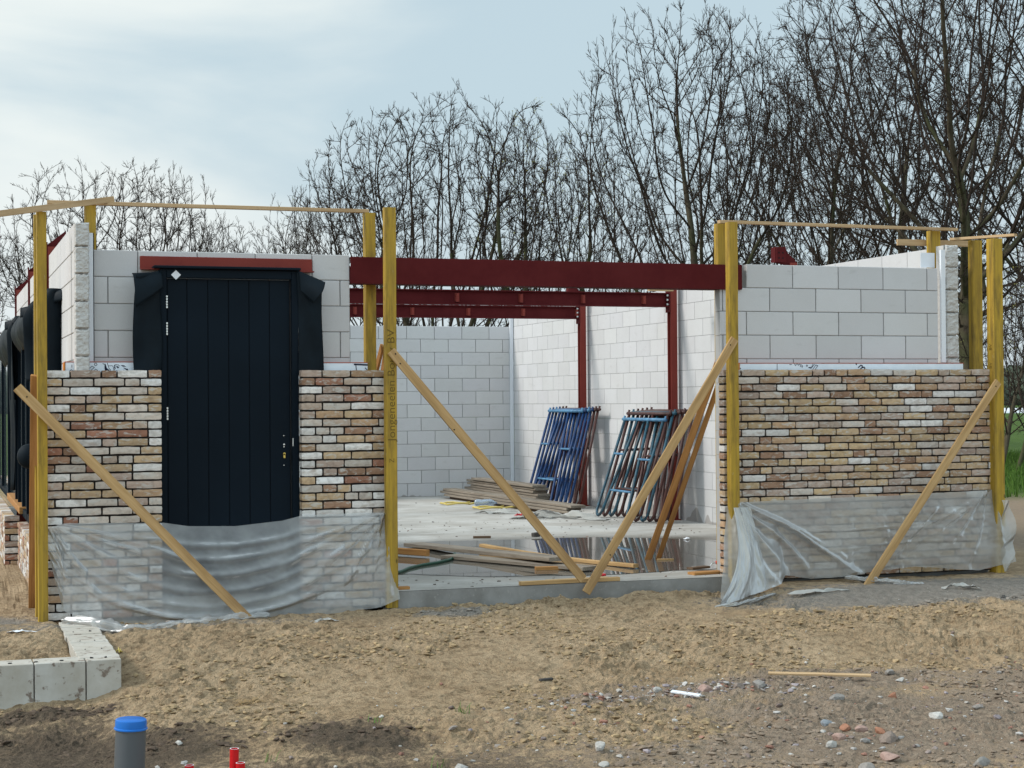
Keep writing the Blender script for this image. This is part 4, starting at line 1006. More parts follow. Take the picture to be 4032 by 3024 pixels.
# ------------------------------------------------------------------ scaffold frames leaning on the right wall
def tubemat(name, c, r):
    M = Mat(name, .5, spec=.4); n = M.noise(M.world(), 14, 5, .65)
    M.color(M.mix(M.rng(n, .42, .66, 0, .9), c, r)); M.bump(n, .2, .003); return M
M_tb = tubemat('blue_tube', (.006, .045, .155, 1), (.01, .025, .07, 1)); M_tt = tubemat('teal_tube', (.022, .095, .145, 1), (.04, .045, .05, 1)); M_tr = tubemat('rusty_tube', (.075, .025, .02, 1), (.035, .018, .016, 1)); M_cl = tubemat('worn_blue_tube', (.10, .26, .42, 1), (.04, .12, .25, 1))
def frame(yc, x_foot, x_top, mat, rungm, label, group, w=1.25, L=1.42, dz=0.0, yo=0):
    t = empty('scaffold_frame', (x_foot, yc, 0), label, 'scaffold frame', group)
    H = math.sqrt(max(.1, L * L - (x_top - x_foot) ** 2))
    def pt(a, h): return (x_foot + (x_top - x_foot) * h, yc + w * (.5 - a), .028 + (H - .03) * h + dz)
    # a: 0 = far side (left in the picture) .. 1 = near side; two U-shaped tubes that narrow to the foot
    r = .019
    def U(a0, a1, b0, b1):
        pts = [pt(a0, .985), pt(a0 + (b0 - a0) * .5, .5), pt(b0, .06), pt(b0 + (b1 - b0) * .22, .015), pt((b0 + b1) / 2, 0), pt(b0 + (b1 - b0) * .78, .015), pt(b1, .06), pt(a1 + (b1 - a1) * .5, .5), pt(a1, .985)]
        return pts
    pr_ = []
    for nm, a0, a1, b0, b1 in (('leg', 0.03, .35, .03, .17), ('leg', .62, .97, .80, .97)):
        m_ = MB(); m_.tube(U(a0, a1, b0, b1), r, 7); m_.build(nm, mat, smooth=True).parent = t
    m_ = MB(); m_.tube([pt(-.02, 1.0), pt(1.02, 1.0)], .021, 8)
    for a in (0.0, 1.0): m_.tube([pt(a, .985), pt(a, 1.035)], .014, 6)
    o = m_.build('top_bar', rungm, smooth=True); o.parent = t
    for a0, a1, h in ((.03, .28, .64), (.66, .97, .60), (.23, .72, .27)):
        m_ = MB(); m_.tube([pt(a0, h), pt(a1, h)], .015, 6); m_.build('rung', rungm, smooth=True).parent = t
    for c in t.children: c.matrix_parent_inverse = Matrix.Translation((-x_foot, -yc, 0))
    return t
G1 = 'scaffold frames in the stack leaning by the far column'; G2 = 'scaffold frames in the stack leaning by the near column'
ordn = ['front', 'second', 'third', 'fourth', 'fifth', 'sixth', 'seventh', 'rearmost']
for k, (mm, rm, cn) in enumerate([(M_tb, M_cl, 'bright blue'), (M_tb, M_tb, 'blue'), (M_tb, M_cl, 'blue'), (M_tb, M_tb, 'blue'), (M_tr, M_tr, 'rusty brown'), (M_tr, M_tr, 'rusty brown')]):
    frame(9.15 - k * .04, 7.07 + k * .052, 7.45 + k * .034, mm, rm, '%s scaffold frame, %s one of the far stack' % (cn, ordn[k] if k < 5 else 'rearmost'), G1, L=1.36)
for k, (mm, rm, cn, dz) in enumerate([(M_tt, M_cl, 'teal', 0), (M_tr, M_tr, 'rusty brown', .05), (M_tt, M_tt, 'teal', 0), (M_tr, M_tr, 'rusty brown', .05), (M_tr, M_tr, 'rusty brown', 0), (M_tr, M_tr, 'rusty brown', .05), (M_tr, M_tr, 'rusty brown', .06)]):
    frame(6.32 - k * .045, 6.99 + k * .068, 7.40 + k * .042, mm, rm, '%s scaffold frame, %s one of the near stack' % (cn, ordn[k] if k < 6 else 'rearmost'), G2, L=1.28 + (k > 0) * .06)

# ------------------------------------------------------------------ plastic sheets
def seg_d(px, py, x0, y0, x1, y1):
    dx, dy = x1 - x0, y1 - y0; t = max(0, min(1, ((px - x0) * dx + (py - y0) * dy) / (dx * dx + dy * dy + 1e-9)))
    return math.hypot(px - x0 - dx * t, py - y0 - dy * t), t
def interp(P, u):
    for (a, *va), (c, *vc) in zip(P[:-1], P[1:]):
        if u <= c or (c, *vc) == tuple(P[-1]):
            t = (u - a) / (c - a); t = t * t * (3 - 2 * t) if False else t; return [p + (q - p) * t for p, q in zip(va, vc)]
def cover(name, top, bot, folds, sag, label, nu=150, nv=60, bulge=.05, seed=0, mat=None, extra=None):
    m_ = MB(); W0 = top[-1][1] - top[0][1]
    def fn(u, v):     # v 0 top .. 1 bottom
        xt, yt, zt = interp(top, u); xb, yb, zb = interp(bot, u)
        x = xt + (xb - xt) * v; z = zt + (zb - zt) * v; y = yt + (yb - yt) * v ** 1.2 - bulge * math.sin(math.pi * min(1, v * 1.0)) * (.35 + .65 * math.sin(math.pi * u))
        d = 0
        for x0, v0, x1, v1, w, h in folds:
            ds, t = seg_d(u * W0, v * .6, x0 * W0, v0 * .6, x1 * W0, v1 * .6)
            ww = w * (.5 + 1.2 * t); d += h * math.exp(-(ds / ww) ** 2) * (.35 + .65 * math.sin(math.pi * min(1, t + .15)))
        for s0, dep, w, h in sag:     # hanging swags: parabolas
            vv = s0 + dep * 4 * u * (1 - u) ; dd = (v - vv); d += h * (math.exp(-(dd / w) ** 2)) * (4 * u * (1 - u)) ** .5
        nn2 = sf(u * W0 * 5 + seed, v * 5., seed, 4, .55) - .5
        nn3 = sf(u * W0 * 16 + seed, v * 9., seed + 3, 3, .55) - .5
        y -= d + .045 * nn2 * min(1, v * 4) + .010 * nn3 * min(1, v * 6)
        y = min(y, -.008)
        return (x, y, z + .008 * nn3 * v)
    m_.sheet(fn, nu, nv)
    if extra: extra(m_)
    o = m_.build(name, mat or M_film, smooth=True); tag(o, label, 'plastic sheet', 'plastic sheets hung over the wall bases'); return o
def bundle(pts, r0, seed, fl=.55):
    """crumpled gathered film lying on the ground"""
    def ex(m_):
        rn = random.Random(seed); P = [Vector(p) for p in pts]; n = 70
        cum = [0]
        for a_, c_ in zip(P[:-1], P[1:]): cum.append(cum[-1] + (c_ - a_).length)
        def at(t):
            s = t * cum[-1]
            for i in range(len(P) - 1):
                if s <= cum[i + 1] + 1e-9: k = (s - cum[i]) / (cum[i + 1] - cum[i]); return P[i].lerp(P[i + 1], k)
            return P[-1]
        def fn(u, v):
            c = at(u); a = 2 * math.pi * v; rr = r0 * (.55 + .7 * math.sin(math.pi * u) ** .5)
            w = 1 + .55 * (sf(u * 22., 3 * math.cos(a) + 9 + seed, seed, 3) - .5) * 2 + .3 * math.sin(a * 5 + u * 14)
            return (c.x + rr * .6 * w * math.cos(a), c.y + rr * 1.0 * w * math.cos(a + .3), c.z + rr * fl * w * (math.sin(a) + .7))
        m_.sheet(fn, 90, 22)
    return ex
zt = .585
topL = [(0, -.035, -.02, .560), (.09, .12, -.012, .592), (.32, .82, -.012, .575), (.40, 1.0, -.03, .545), (.55, 1.35, -.03, .535), (.68, 1.70, -.03, .565), (.75, 1.86, -.012, .600), (.97, 2.47, -.012, .605), (1, 2.52, -.02, .595)]
botL = [(0, .03, -.05, .25), (.08, .10, -.10, -.03), (.2, .35, -.22, -.13), (.35, .75, -.24, -.16), (.5, 1.15, -.24, -.16), (.62, 1.5, -.22, -.15), (.8, 2.0, -.20, -.13), (.93, 2.40, -.20, -.10), (1, 2.58, -.13, -.05)]
fL = [(.03, .0, .22, .95, .022, .040), (.04, .0, .38, .80, .018, .035), (.05, .0, .50, .60, .016, .032), (.05, .0, .30, .55, .012, .022), (.02, 0, .12, .9, .02, .04), (.06, 0, .48, .42, .012, .025),
      (.98, .0, .80, .95, .020, .040), (.98, .0, .70, .80, .018, .035), (.97, .0, .60, .62, .016, .032), (.97, 0, .90, .95, .016, .035), (.985, 0, .97, .9, .012, .03), (.96, 0, .62, .45, .012, .022), (.97, 0, .85, .7, .010, .022), (.96, 0, .76, .6, .009, .02)]
sgL = [(-.02, .22, .030, .026), (-.02, .36, .035, .030), (0, .50, .035, .030), (.05, .62, .035, .028), (.2, .62, .03, .026), (.35, .58, .03, .03), (.45, .48, .025, .022)]
cover('plastic_sheet', topL, botL, fL, sgL, 'wide translucent plastic sheet over the wall base and door on the left', 190, 70, .05, 3,
      extra=bundle([(.10, -.20, -.10), (.30, -.42, -.13), (.55, -.60, -.17), (.85, -.52, -.17), (1.2, -.34, -.15), (1.55, -.26, -.14)], .06, 7))
topR = [(0, 5.40, -.03, .60), (.04, 5.48, -.012, .60), (.3, 6.2, -.012, .612), (.6, 7.0, -.012, .62), (.97, 7.96, -.012, .645), (1, 8.03, -.02, .62)]
botR = [(0, 5.10, -.50, -.13), (.06, 5.40, -.46, -.11), (.13, 5.72, -.34, -.05), (.17, 5.85, -.12, .0), (.28, 6.1, -.13, -.04), (.42, 6.42, -.20, -.03), (.52, 6.70, -.16, .0), (.7, 7.1, -.12, .02), (.9, 7.75, -.11, -.04), (1, 8.14, -.09, .02)]
fR = [(.03, .0, .17, 1.0, .030, .10), (.04, .0, .28, .95, .022, .06), (.05, .0, .46, 1.0, .018, .06), (.06, .0, .40, .75, .014, .035), (.16, .25, .44, .95, .012, .03), (.02, .0, .06, .95, .02, .07), (.03, 0, .11, .9, .015, .05),
      (.93, .0, .78, .75, .018, .035), (.94, .0, .86, .95, .016, .04), (.95, 0, .70, .65, .015, .025), (.97, 0, .97, .9, .010, .03), (.90, .1, .62, .6, .015, .02), (.75, .2, .60, .8, .02, .02)]
sgR = [(.30, .12, .008, .010), (.60, .05, .012, .008)]
cover('plastic_sheet', topR, botR, fR, sgR, 'translucent plastic sheet over the base of the wide brick panel on the right', 190, 64, .045, 9, M_film3,
      extra=bundle([(6.36, -.24, -.04), (6.55, -.34, -.07), (6.75, -.46, -.09), (6.95, -.50, -.10)], .030, 11))
# opaque corner of the right sheet dragged out on the ground
def wing(u, v):
    top = Vector((5.44 + .05 * u, -.11, .565)); a_ = Vector((4.93, -.78, -.155)); c_ = Vector((5.62, -.34, -.08))
    base = a_.lerp(c_, u); p = top.lerp(base, v); p.z -= .10 * math.sin(math.pi * v) * (1 - u) * .5; p.x += .10 * math.sin(math.pi * v) * (1 - u); p += Vector((.05 * (u - .3) * (1 - v) * 4 * .5, 0, 0))
    uu = u + .12 * sf(v * 3, u * 2, 5, 2); f = .028 * math.sin(uu * 13 + v * 2) * v * (.4 + sn(u * 3, 1, 2)) + .05 * (sf(u * 12 / (.5 + v), v * 2, 6, 3) - .5) + .05 * math.sin(math.pi * v) * math.sin(math.pi * u)
    n3 = sf(u * 7., v * 4., 19, 4) - .5
    p.y -= .6 * f + .05 * n3 * v
    return tuple(p)
m_ = MB(); m_.sheet(wing, 60, 50)
bundle([(4.90, -.80, -.15), (5.10, -.78, -.15), (5.35, -.62, -.14), (5.60, -.46, -.12)], .022, 23)(m_)
o = m_.build('plastic_sheet', M_film2, smooth=True); tag(o, 'milky plastic sheet corner pulled out over the sand below the right opening post', 'plastic sheet', 'plastic sheets hung over the wall bases')
def edge_r(u, v):
    z = .56 - .62 * v; p = Vector((7.99 + .07 * math.sin(math.pi * (v * .9 + .05)) * u + .02 * u, -.10 - .06 * u - .03 * math.sin(v * 14 + u * 3), z + .03 * math.sin(v * 9) * u)); return tuple(p)
m_ = MB(); m_.sheet(edge_r, 18, 40); o = m_.build('plastic_sheet', M_film, smooth=True)
tag(o, 'loose flap of plastic curling round the rightmost yellow post', 'plastic sheet', 'plastic sheets hung over the wall bases')
def scrapfilm(name, cx_, cy_, z, rx, ry, h, label, mat=M_film2, rot=0, seed=1, cat='plastic scrap'):
    def fn(u, v):
        a = (u - .5) * 2 * rx; c_ = (v - .5) * 2 * ry * (.6 + .5 * math.sin(u * 7 + seed)); ca, sa = math.cos(rot), math.sin(rot)
        x = cx_ + a * ca - c_ * sa; y = cy_ + a * sa + c_ * ca
        return (x, y, z + .006 + h * max(0, sf(u * 6 + seed, v * 3., seed, 3) - .28) * math.sin(math.pi * min(max(u, .02), .98)))
    m_ = MB(); m_.sheet(fn, 30, 12); o = m_.build(name, mat, smooth=True); tag(o, label, cat); return o
scrapfilm('plastic_scrap', 6.45, 6.75, 0, .62, .13, .22, 'crumpled white film in front of the end of the long plank pile', rot=-.65)
scrapfilm('plastic_scrap', 6.12, 8.0, 0, .36, .10, .14, 'white film scrap on the floor left of the red rag', rot=-.5, seed=5)
scrapfilm('plastic_scrap', 1.9, -.55, gh(1.9, -.55), .10, .05, .05, 'small clear film scrap on the sand below the wide left sheet', rot=.2, seed=8)
scrapfilm('plastic_scrap', 5.9, -.62, gh(5.9, -.62), .30, .05, .06, 'flat film strip on the grey sand below the right sheet', rot=.15, seed=12)
scrapfilm('plastic_scrap', 7.15, -.72, gh(7.1, -.7), .16, .05, .10, 'crumpled white scrap on the grey sand at the right', rot=-.2, seed=15)
M_redp = Mat('red_plastic', .5, (.55, .02, .03, 1)); M_yel = Mat('yellow_strap', .6, (.62, .48, .14, 1)); M_bluep = Mat('blue_plastic', .35, (.012, .14, .50, 1)); M_gpipe = Mat('grey_pvc', .4, (.085, .095, .105, 1)); M_rp = Mat('red_pvc', .35, (.50, .008, .012, 1)); M_green = Mat('green_rubber', .4, (.006, .06, .035, 1))
scrapfilm('red_rag', 6.24, 7.55, 0, .11, .05, .10, 'small red rag beside the white film on the floor', M_redp, .4, 3, 'rag')
scrapfilm('white_scrap', 6.60, 3.35, .004, .05, .03, .04, 'small white scrap at the far right end of the puddle', M_white, .3, 6, 'scrap')
scrapfilm('paper_scrap', -.22, -.75, gh(-.22, -.75), .10, .02, .03, 'torn white paper strip on the soil behind the kerb', M_white, -.3, 6, 'scrap')
scrapfilm('yellow_scrap', .36, -1.32, gh(.36, -1.32), .03, .025, .06, 'small yellow foam scrap right of the kerb', M_yel, 0, 4, 'scrap')
scrapfilm('white_scrap', 8.02, -.62, gh(8.0, -.6), .04, .03, .05, 'small white plastic piece on the grey sand near the rightmost post', M_white, .5, 21, 'scrap')
rs = random.Random(4)
for (cx_, cy_, lab) in ((6.22, 10.1, 'tangled yellow strap left of the plastic bottle'), (6.35, 9.0, 'yellow strap lying in front of the plastic bottle')):
    m_ = MB(); pts = [(cx_ + .32 * math.cos(t * .9) * (1 - t * .03), cy_ - .3 + .12 * t * .6 + .10 * math.sin(t * 1.9), .012 + .02 * abs(math.sin(t * 2.3))) for t in [k * .35 for k in range(18)]]
    m_.tube(pts, .013, 5); o = m_.build('strap', M_yel, smooth=True); tag(o, lab, 'strap', 'yellow straps on the floor')
# bottle
M_bot = Mat('clear_bottle', .08, (.55, .66, .80, 1)); M_bot.b.inputs['Transmission Weight'].default_value = .75; M_bot.b.inputs['IOR'].default_value = 1.2
bt = empty('plastic_bottle', (6.40, 9.50, 0), 'crushed clear plastic bottle lying on the floor beside the plank pile', 'bottle')
m_ = MB(); pr2 = [(0, .03), (.012, .045), (.05, .05), (.10, .042), (.15, .05), (.22, .05), (.26, .035), (.29, .016), (.31, .015)]
m_.tube([(-.15 + a, 0, .052) for a, r in pr2], [r for a, r in pr2], 12); o = m_.build('bottle_body', M_bot, bt, smooth=True)
m_ = MB(); m_.tube([(.162, 0, .052), (.185, 0, .052)], .018, 10); m_.build('cap', M_bluep, bt)
bt.rotation_euler = (0, 0, -.5)
# trowel
tw = empty('trowel', (5.50, .42, .032), 'trowel with red handle lying on small boards beside the right opening posts', 'trowel')
m_ = MB(); m_.box(-.20, -.05, -.035, .035, 0, .003); m_.build('blade', M_bolt, tw)
m_ = MB(); m_.tube([(-.05, 0, .004), (-.03, 0, .03), (0, 0, .034)], .006, 6); m_.build('neck', M_bolt, tw)
m_ = MB(); m_.tube([(0, 0, .034), (.03, 0, .036), (.09, 0, .034), (.12, 0, .032)], [.014, .019, .018, .012], 8); m_.build('handle', M_redp, tw, smooth=True)
tw.rotation_euler = (0, 0, -.25)
# hose
m_ = MB(); hp = [(2.45, .75, .014), (2.75, 1.02, .014), (2.95, 1.22, .014), (3.10, 1.50, .014), (3.28, 1.72, .014), (3.45, 1.86, .014), (3.62, 2.05, .016), (3.78, 2.30, .02), (3.82, 2.5, .03)]
m_.tube(hp, .014, 8); o = m_.build('hose', M_green, smooth=True); tag(o, 'dark green hose curving out of the puddle past the stamped post', 'hose')

# small debris pieces on the slab and site
M_slate = Mat('dark_scrap', .8, (.06, .055, .05, 1))
def chip(x, y, z, sx, sy, sz, rot, mat, name, label, cat):
    m_ = MB(); m_.box(-sx, sx, -sy, sy, 0, sz, ch=min(sx, sy, sz) * .2); o = m_.build(name, mat); o.location = (x, y, z); o.rotation_euler = (rs.uniform(-.08, .08), rs.uniform(-.08, .08), rot); tag(o, label, cat)
chip(5.30, 4.38, .0, .04, .03, .045, .3, M_slate, 'dark_offcut', 'dark grey wedge standing at the far edge of the puddle', 'offcut')
chip(4.42, .38, .0, .05, .03, .016, .1, M_redp, 'red_offcut', 'small pale red chip on the floor at the front edge of the puddle', 'offcut')
chip(5.6, 12.0, .0, .22, .05, .02, .1, M_batten2, 'brown_offcut', 'brown lath at the foot of the back wall', 'offcut')
chip(2.86, -2.60, gh(2.86, -2.60), .06, .012, .014, .5, M_slate, 'dark_offcut', 'thin black strip lying on the sand above the rubble heap', 'offcut')
chip(6.62, -2.75, gh(6.62, -2.75), .07, .03, .014, -.1, M_dkwood, 'brown_offcut', 'dark brown board scrap at the right edge of the sand', 'offcut')
chip(4.72, -1.55, gh(4.72, -1.55), .045, .02, .012, .4, M_dkwood, 'brown_offcut', 'dark brown chip in the middle of the trampled sand', 'offcut')
chip(7.35, -1.02, gh(7.35, -1.02), .06, .012, .012, .9, M_slate, 'dark_offcut', 'thin black stick on the border of the grey sand at the right', 'offcut')
deb = MB()
for _ in range(420):
    x = rs.uniform(2.5, 7.5); y = rs.choice((rs.uniform(0, .9), rs.uniform(4, 7), rs.uniform(4, 11)))
    s = rs.uniform(.003, .014); vs, f = lump(rs, s, (1.5, 1, .4)); k = rs.uniform(.4, 1)
    deb.add([v + Vector((x, y, s * .3)) for v in vs], f, tuple(c * k for c in rs.choice(((.3, .26, .22), (.12, .09, .07), (.5, .45, .4), (.30, .17, .12)))))
o = deb.build('floor_debris', M_clod, colors=True); tag(o, 'crumbs of mortar and grit spread over the concrete floor', 'debris', kind='stuff')

# laths on the ground
stick('lath', (4.20, -3.02, gh(4.20, -3.02) + .035), (4.76, -3.32, gh(4.76, -3.32) + .035), .035, .012, M_rail, 'pale lath lying on the sand right of the rubble heap', 'lath', 'pale laths on the ground', side=(0, -.2, 1))
stick('lath', (3.38, -3.36, gh(3.38, -3.36) + .03), (3.50, -3.50, gh(3.5, -3.5) + .03), .03, .010, M_white, 'short white lath on the rubble heap', 'lath', 'pale laths on the ground', side=(0, -.3, 1))

# ------------------------------------------------------------------ kerb of blocks
kb = empty('block_kerb', (.18, -1.1, -.3), 'low L-shaped kerb of pale sand lime blocks in front of the left corner', 'kerb')
m_ = MB(); zk = -.10
y = -2.06; k = 0
while y < -.25:
    off = rs.uniform(-.006, .006)
    if k: m_.box(.055 + off, .300 + off, y + .0015, y + .098, -.40, zk + rs.uniform(-.003, .003), tuple([rs.uniform(.85, 1.05)] * 3), ch=.003)
    y += .10; k += 1
xx = -2.4
for xa, xb in ((-2.4, -2.0), (-1.997, -1.66), (-1.657, -1.32), (-1.317, -.98), (-.977, -.66), (-.657, -.215), (-.212, .088), (.091, .300)):
    m_.box(xa + .002, xb - .002, -2.08, -1.965 if xa < .05 else -1.965, -.47, zk - (.0 if xa > 0 else .002), tuple([rs.uniform(.9, 1.05)] * 3), ch=.004)
    if xa < .05: m_.box(xa + .002, xb - .002, -1.963, -1.86, -.47, zk - .004, tuple([rs.uniform(.9, 1.05)] * 3), ch=.004)
o = m_.build('kerb_blocks', M_kerb, colors=True); o.parent = kb; o.matrix_parent_inverse = Matrix.Translation((-.18, 1.1, .3))
m_ = MB()
for yy in (-.75, -1.22, -1.62, -2.0):
    for xq in (.12, .22): m_.tube([(xq + rs.uniform(-.02, .02), yy, zk - .001), (xq, yy, zk + .0035)], .007, 8)
for xq in (-.35, -.2, -.05): m_.tube([(xq, -2.02, zk - .004), (xq, -2.02, zk + .0025)], .012, 8)
o = m_.build('drill_hole', M_groove); o.parent = kb; o.matrix_parent_inverse = Matrix.Translation((-.18, 1.1, .3))

# ------------------------------------------------------------------ pipes
gp = empty('drain_pipe', (-.045, -5.56, -.45), 'thick grey drain pipe with blue cap standing in the dark soil', 'pipe')
m_ = MB(); prf = [(-.10, .0615), (.60, .0615)]; n = 40
m_.tube([(0, 0, a) for a, r in prf], [r for a, r in prf], n); o = m_.build('pipe', M_gpipe, gp, smooth=False)
m_ = MB(); prf = [(.578, .0675), (.583, .0675), (.586, .0635), (.608, .0635), (.616, .062), (.619, .057), (.6165, .048), (.6165, .002)]
m_.tube([(0, 0, a) for a, r in prf], [r for a, r in prf], n); o = m_.build('pipe_cap', M_bluep, gp, smooth=True)
e = o.modifiers.new('es', 'EDGE_SPLIT'); e.split_angle = math.radians(35)
gp.rotation_euler = (.02, .035, 0)
for (x, y, z, lab) in ((.364, -5.703, .046, 'tallest of the three thin red pipes at the lower edge'), (.398, -5.76, -.004, 'middle red pipe, just right of the tallest one'), (.205, -5.646, -.020, 'shortest red pipe, left of the other two, barely above the edge')):
    m_ = MB(); m_.tube([(0, 0, 0), (0, 0, z + .45)], .0185, 24, caps=False); m_.tube([(0, 0, z + .45), (0, 0, z + .30)], .0150, 24, caps=False)
    ring = []; n = 24
    for r in (.0185, .0150):
        for k in range(n): ring.append((r * math.cos(k * 6.2832 / n), r * math.sin(k * 6.2832 / n), z + .45))
    rr = empty('red_pipe', (x, y, -.45), lab, 'pipe', 'red conduit pipes'); m_.build('pipe', M_rp, rr, smooth=True)
    m2 = MB(); m2.add([(a, c, h + .0005) for a, c, h in ring], [(k, (k + 1) % n, n + (k + 1) % n, n + k) for k in range(n)])
    m2.add([(.0149 * math.cos(k * 6.2832 / n), .0149 * math.sin(k * 6.2832 / n), z + .44) for k in range(n)], [tuple(range(n))]); m2.build('pipe_rim', M_white, rr)
    rr.rotation_euler = (rs.uniform(-.03, .03), rs.uniform(-.02, .03), 0)

# ------------------------------------------------------------------ grass tufts, straw
M_blade = Mat('grass_blade', .7, (.09, .17, .03, 1)); M_straw = Mat('straw', .8, (.30, .19, .08, 1))
def tuft(x, y, n, h, label, mat=M_blade, name='grass_tuft', flat=False, cat='grass tuft'):
    m_ = MB(); r = random.Random(int(x * 99))
    for _ in range(n):
        a = r.uniform(0, 6.28); l = h * r.uniform(.5, 1.1); b0 = Vector((r.gauss(0, .02), r.gauss(0, .02), 0))
        if flat: b0 = Vector((r.gauss(0, .05), r.gauss(0, .03), r.uniform(0, .03)))
        d = Vector((math.cos(a), math.sin(a), 0)); w = Vector((-d.y, d.x, 0)) * .0022; k = r.uniform(.2, .9) if not flat else 1.2
        p1 = b0 + d * l * k * .4 + Vector((0, 0, l * (.6 if not flat else .08))); p2 = b0 + d * l * k + Vector((0, 0, l * (.85 if not flat else .02)))
        m_.add([b0 - w, b0 + w, p1 + w * .8, p1 - w * .8, p2], [(0, 1, 2, 3), (3, 2, 4)])
    o = m_.build(name, mat); o.location = (x, y, gh(x, y) - .004); tag(o, label, cat)
tuft(2.02, -3.55, 16, .09, 'tuft of long green blades in the middle of the sand')
tuft(1.52, -3.55, 12, .06, 'small grass tuft right of the dark soil mound')
tuft(1.35, -4.95, 18, .08, 'grass tuft in the dark soil at the bottom edge')
tuft(1.52, -4.78, 10, .11, 'thin tall blades at the bottom edge near the white grey stone')
tuft(-.30, -5.05, 26, .09, 'green weed in the dark soil left of the grey pipe')
tuft(-.10, -4.95, 10, .16, 'long thin blades leaning toward the grey pipe')
tuft(.95, -2.75, 60, .09, 'heap of dry straw on the sand left of the middle', M_straw, 'straw_heap', True, 'straw')
tuft(.78, -4.3, 8, .07, 'sparse green blades in the dark soil above the red pipes')

# far grass strip: blades on the field edge
r = random.Random(12); m_ = MB()
gp_ = np.array([(r.uniform(9, 34), r.uniform(6, 40)) for _ in range(60000)])
msk = (grassm(gp_[:, 0], gp_[:, 1]) > .5) & (gp_[:, 1] + .72 * gp_[:, 0] < 50) & (np.abs((gp_[:, 0] + .787) - .72 * (gp_[:, 1] + 12.6)) < 5)
gp2 = gp_[msk][:16000]; hz = gz(gp2[:, 0], gp2[:, 1]) + gdetail(gp2[:, 0], gp2[:, 1])
for (x, y), h in zip(gp2, hz):
    a = r.uniform(0, 3.14); w = .012; l = r.uniform(.08, .28); dx, dy = math.cos(a) * w, math.sin(a) * w; tx, ty = r.gauss(0, .06), r.gauss(0, .06); k = r.uniform(.6, 1.3)
    m_.add([(x - dx, y - dy, h - .01), (x + dx, y + dy, h - .01), (x + tx, y + ty, h + l)], [(0, 1, 2)], (.075 * k, .14 * k, .026 * k))
o = m_.build('grass', M_clod, colors=True); tag(o, 'green grass of the field behind the building on the right', 'grass', kind='stuff')

# ------------------------------------------------------------------ trees
M_bark = Mat('bark', .95, spec=.1)
_n = M_bark.noise(M_bark.world((1, 1, .35)), 7, 5, .65); _n2 = M_bark.noise(M_bark.world(), 1.3, 3, .5)
_c = M_bark.mix(M_bark.rng(_n, .35, .65), (.050, .040, .028, 1), (.105, .085, .060, 1)); M_bark.color(M_bark.mix(M_bark.rng(_n2, .45, .62, 0, .6), _c, (.055, .066, .028, 1))); M_bark.bump(_n, .7, .02)
M_twig = Mat('twig', .95, (.042, .031, .025, 1), spec=.1)
M_bud = Mat('young_leaf', .8, (.26, .25, .07, 1))

def prisms(segs, n):
    """segments (p0, p1, r0, r1) as n-sided prisms, vectorised"""
    S = np.array(segs, dtype=np.float64); p0 = S[:, 0:3]; p1 = S[:, 3:6]; r0 = S[:, 6:7]; r1 = S[:, 7:8]
    d = p1 - p0; d /= np.linalg.norm(d, axis=1, keepdims=True) + 1e-9
    ref = np.where(np.abs(d[:, 2:3]) > .9, np.array([[1., 0, 0]]), np.array([[0, 0, 1.]]))
    a = np.cross(d, ref); a /= np.linalg.norm(a, axis=1, keepdims=True); b = np.cross(d, a)
    V = np.zeros((len(S), 2 * n, 3))
    for k in range(n):
        t = 2 * math.pi * k / n; o = a * math.cos(t) + b * math.sin(t)
        V[:, k] = p0 + o * r0; V[:, n + k] = p1 + o * r1
    q = np.array([[k, (k + 1) % n, n + (k + 1) % n, n + k] for k in range(n)])
    F = (np.arange(len(S))[:, None, None] * 2 * n + q[None]).reshape(-1, 4)
    return V.reshape(-1, 3), F
def npmesh(name, V, F, mat, smooth=True):
    me = bpy.data.meshes.new(name); me.vertices.add(len(V)); me.vertices.foreach_set('co', V.astype(np.float32).ravel())
    k = F.shape[1]; me.loops.add(F.size); me.loops.foreach_set('vertex_index', F.astype(np.int32).ravel())
    me.polygons.add(len(F)); me.polygons.foreach_set('loop_start', np.arange(len(F), dtype=np.int32) * k)
    me.update(); me.materials.append(mat.m)
    if smooth: me.polygons.foreach_set('use_smooth', [True] * len(F))
    return me
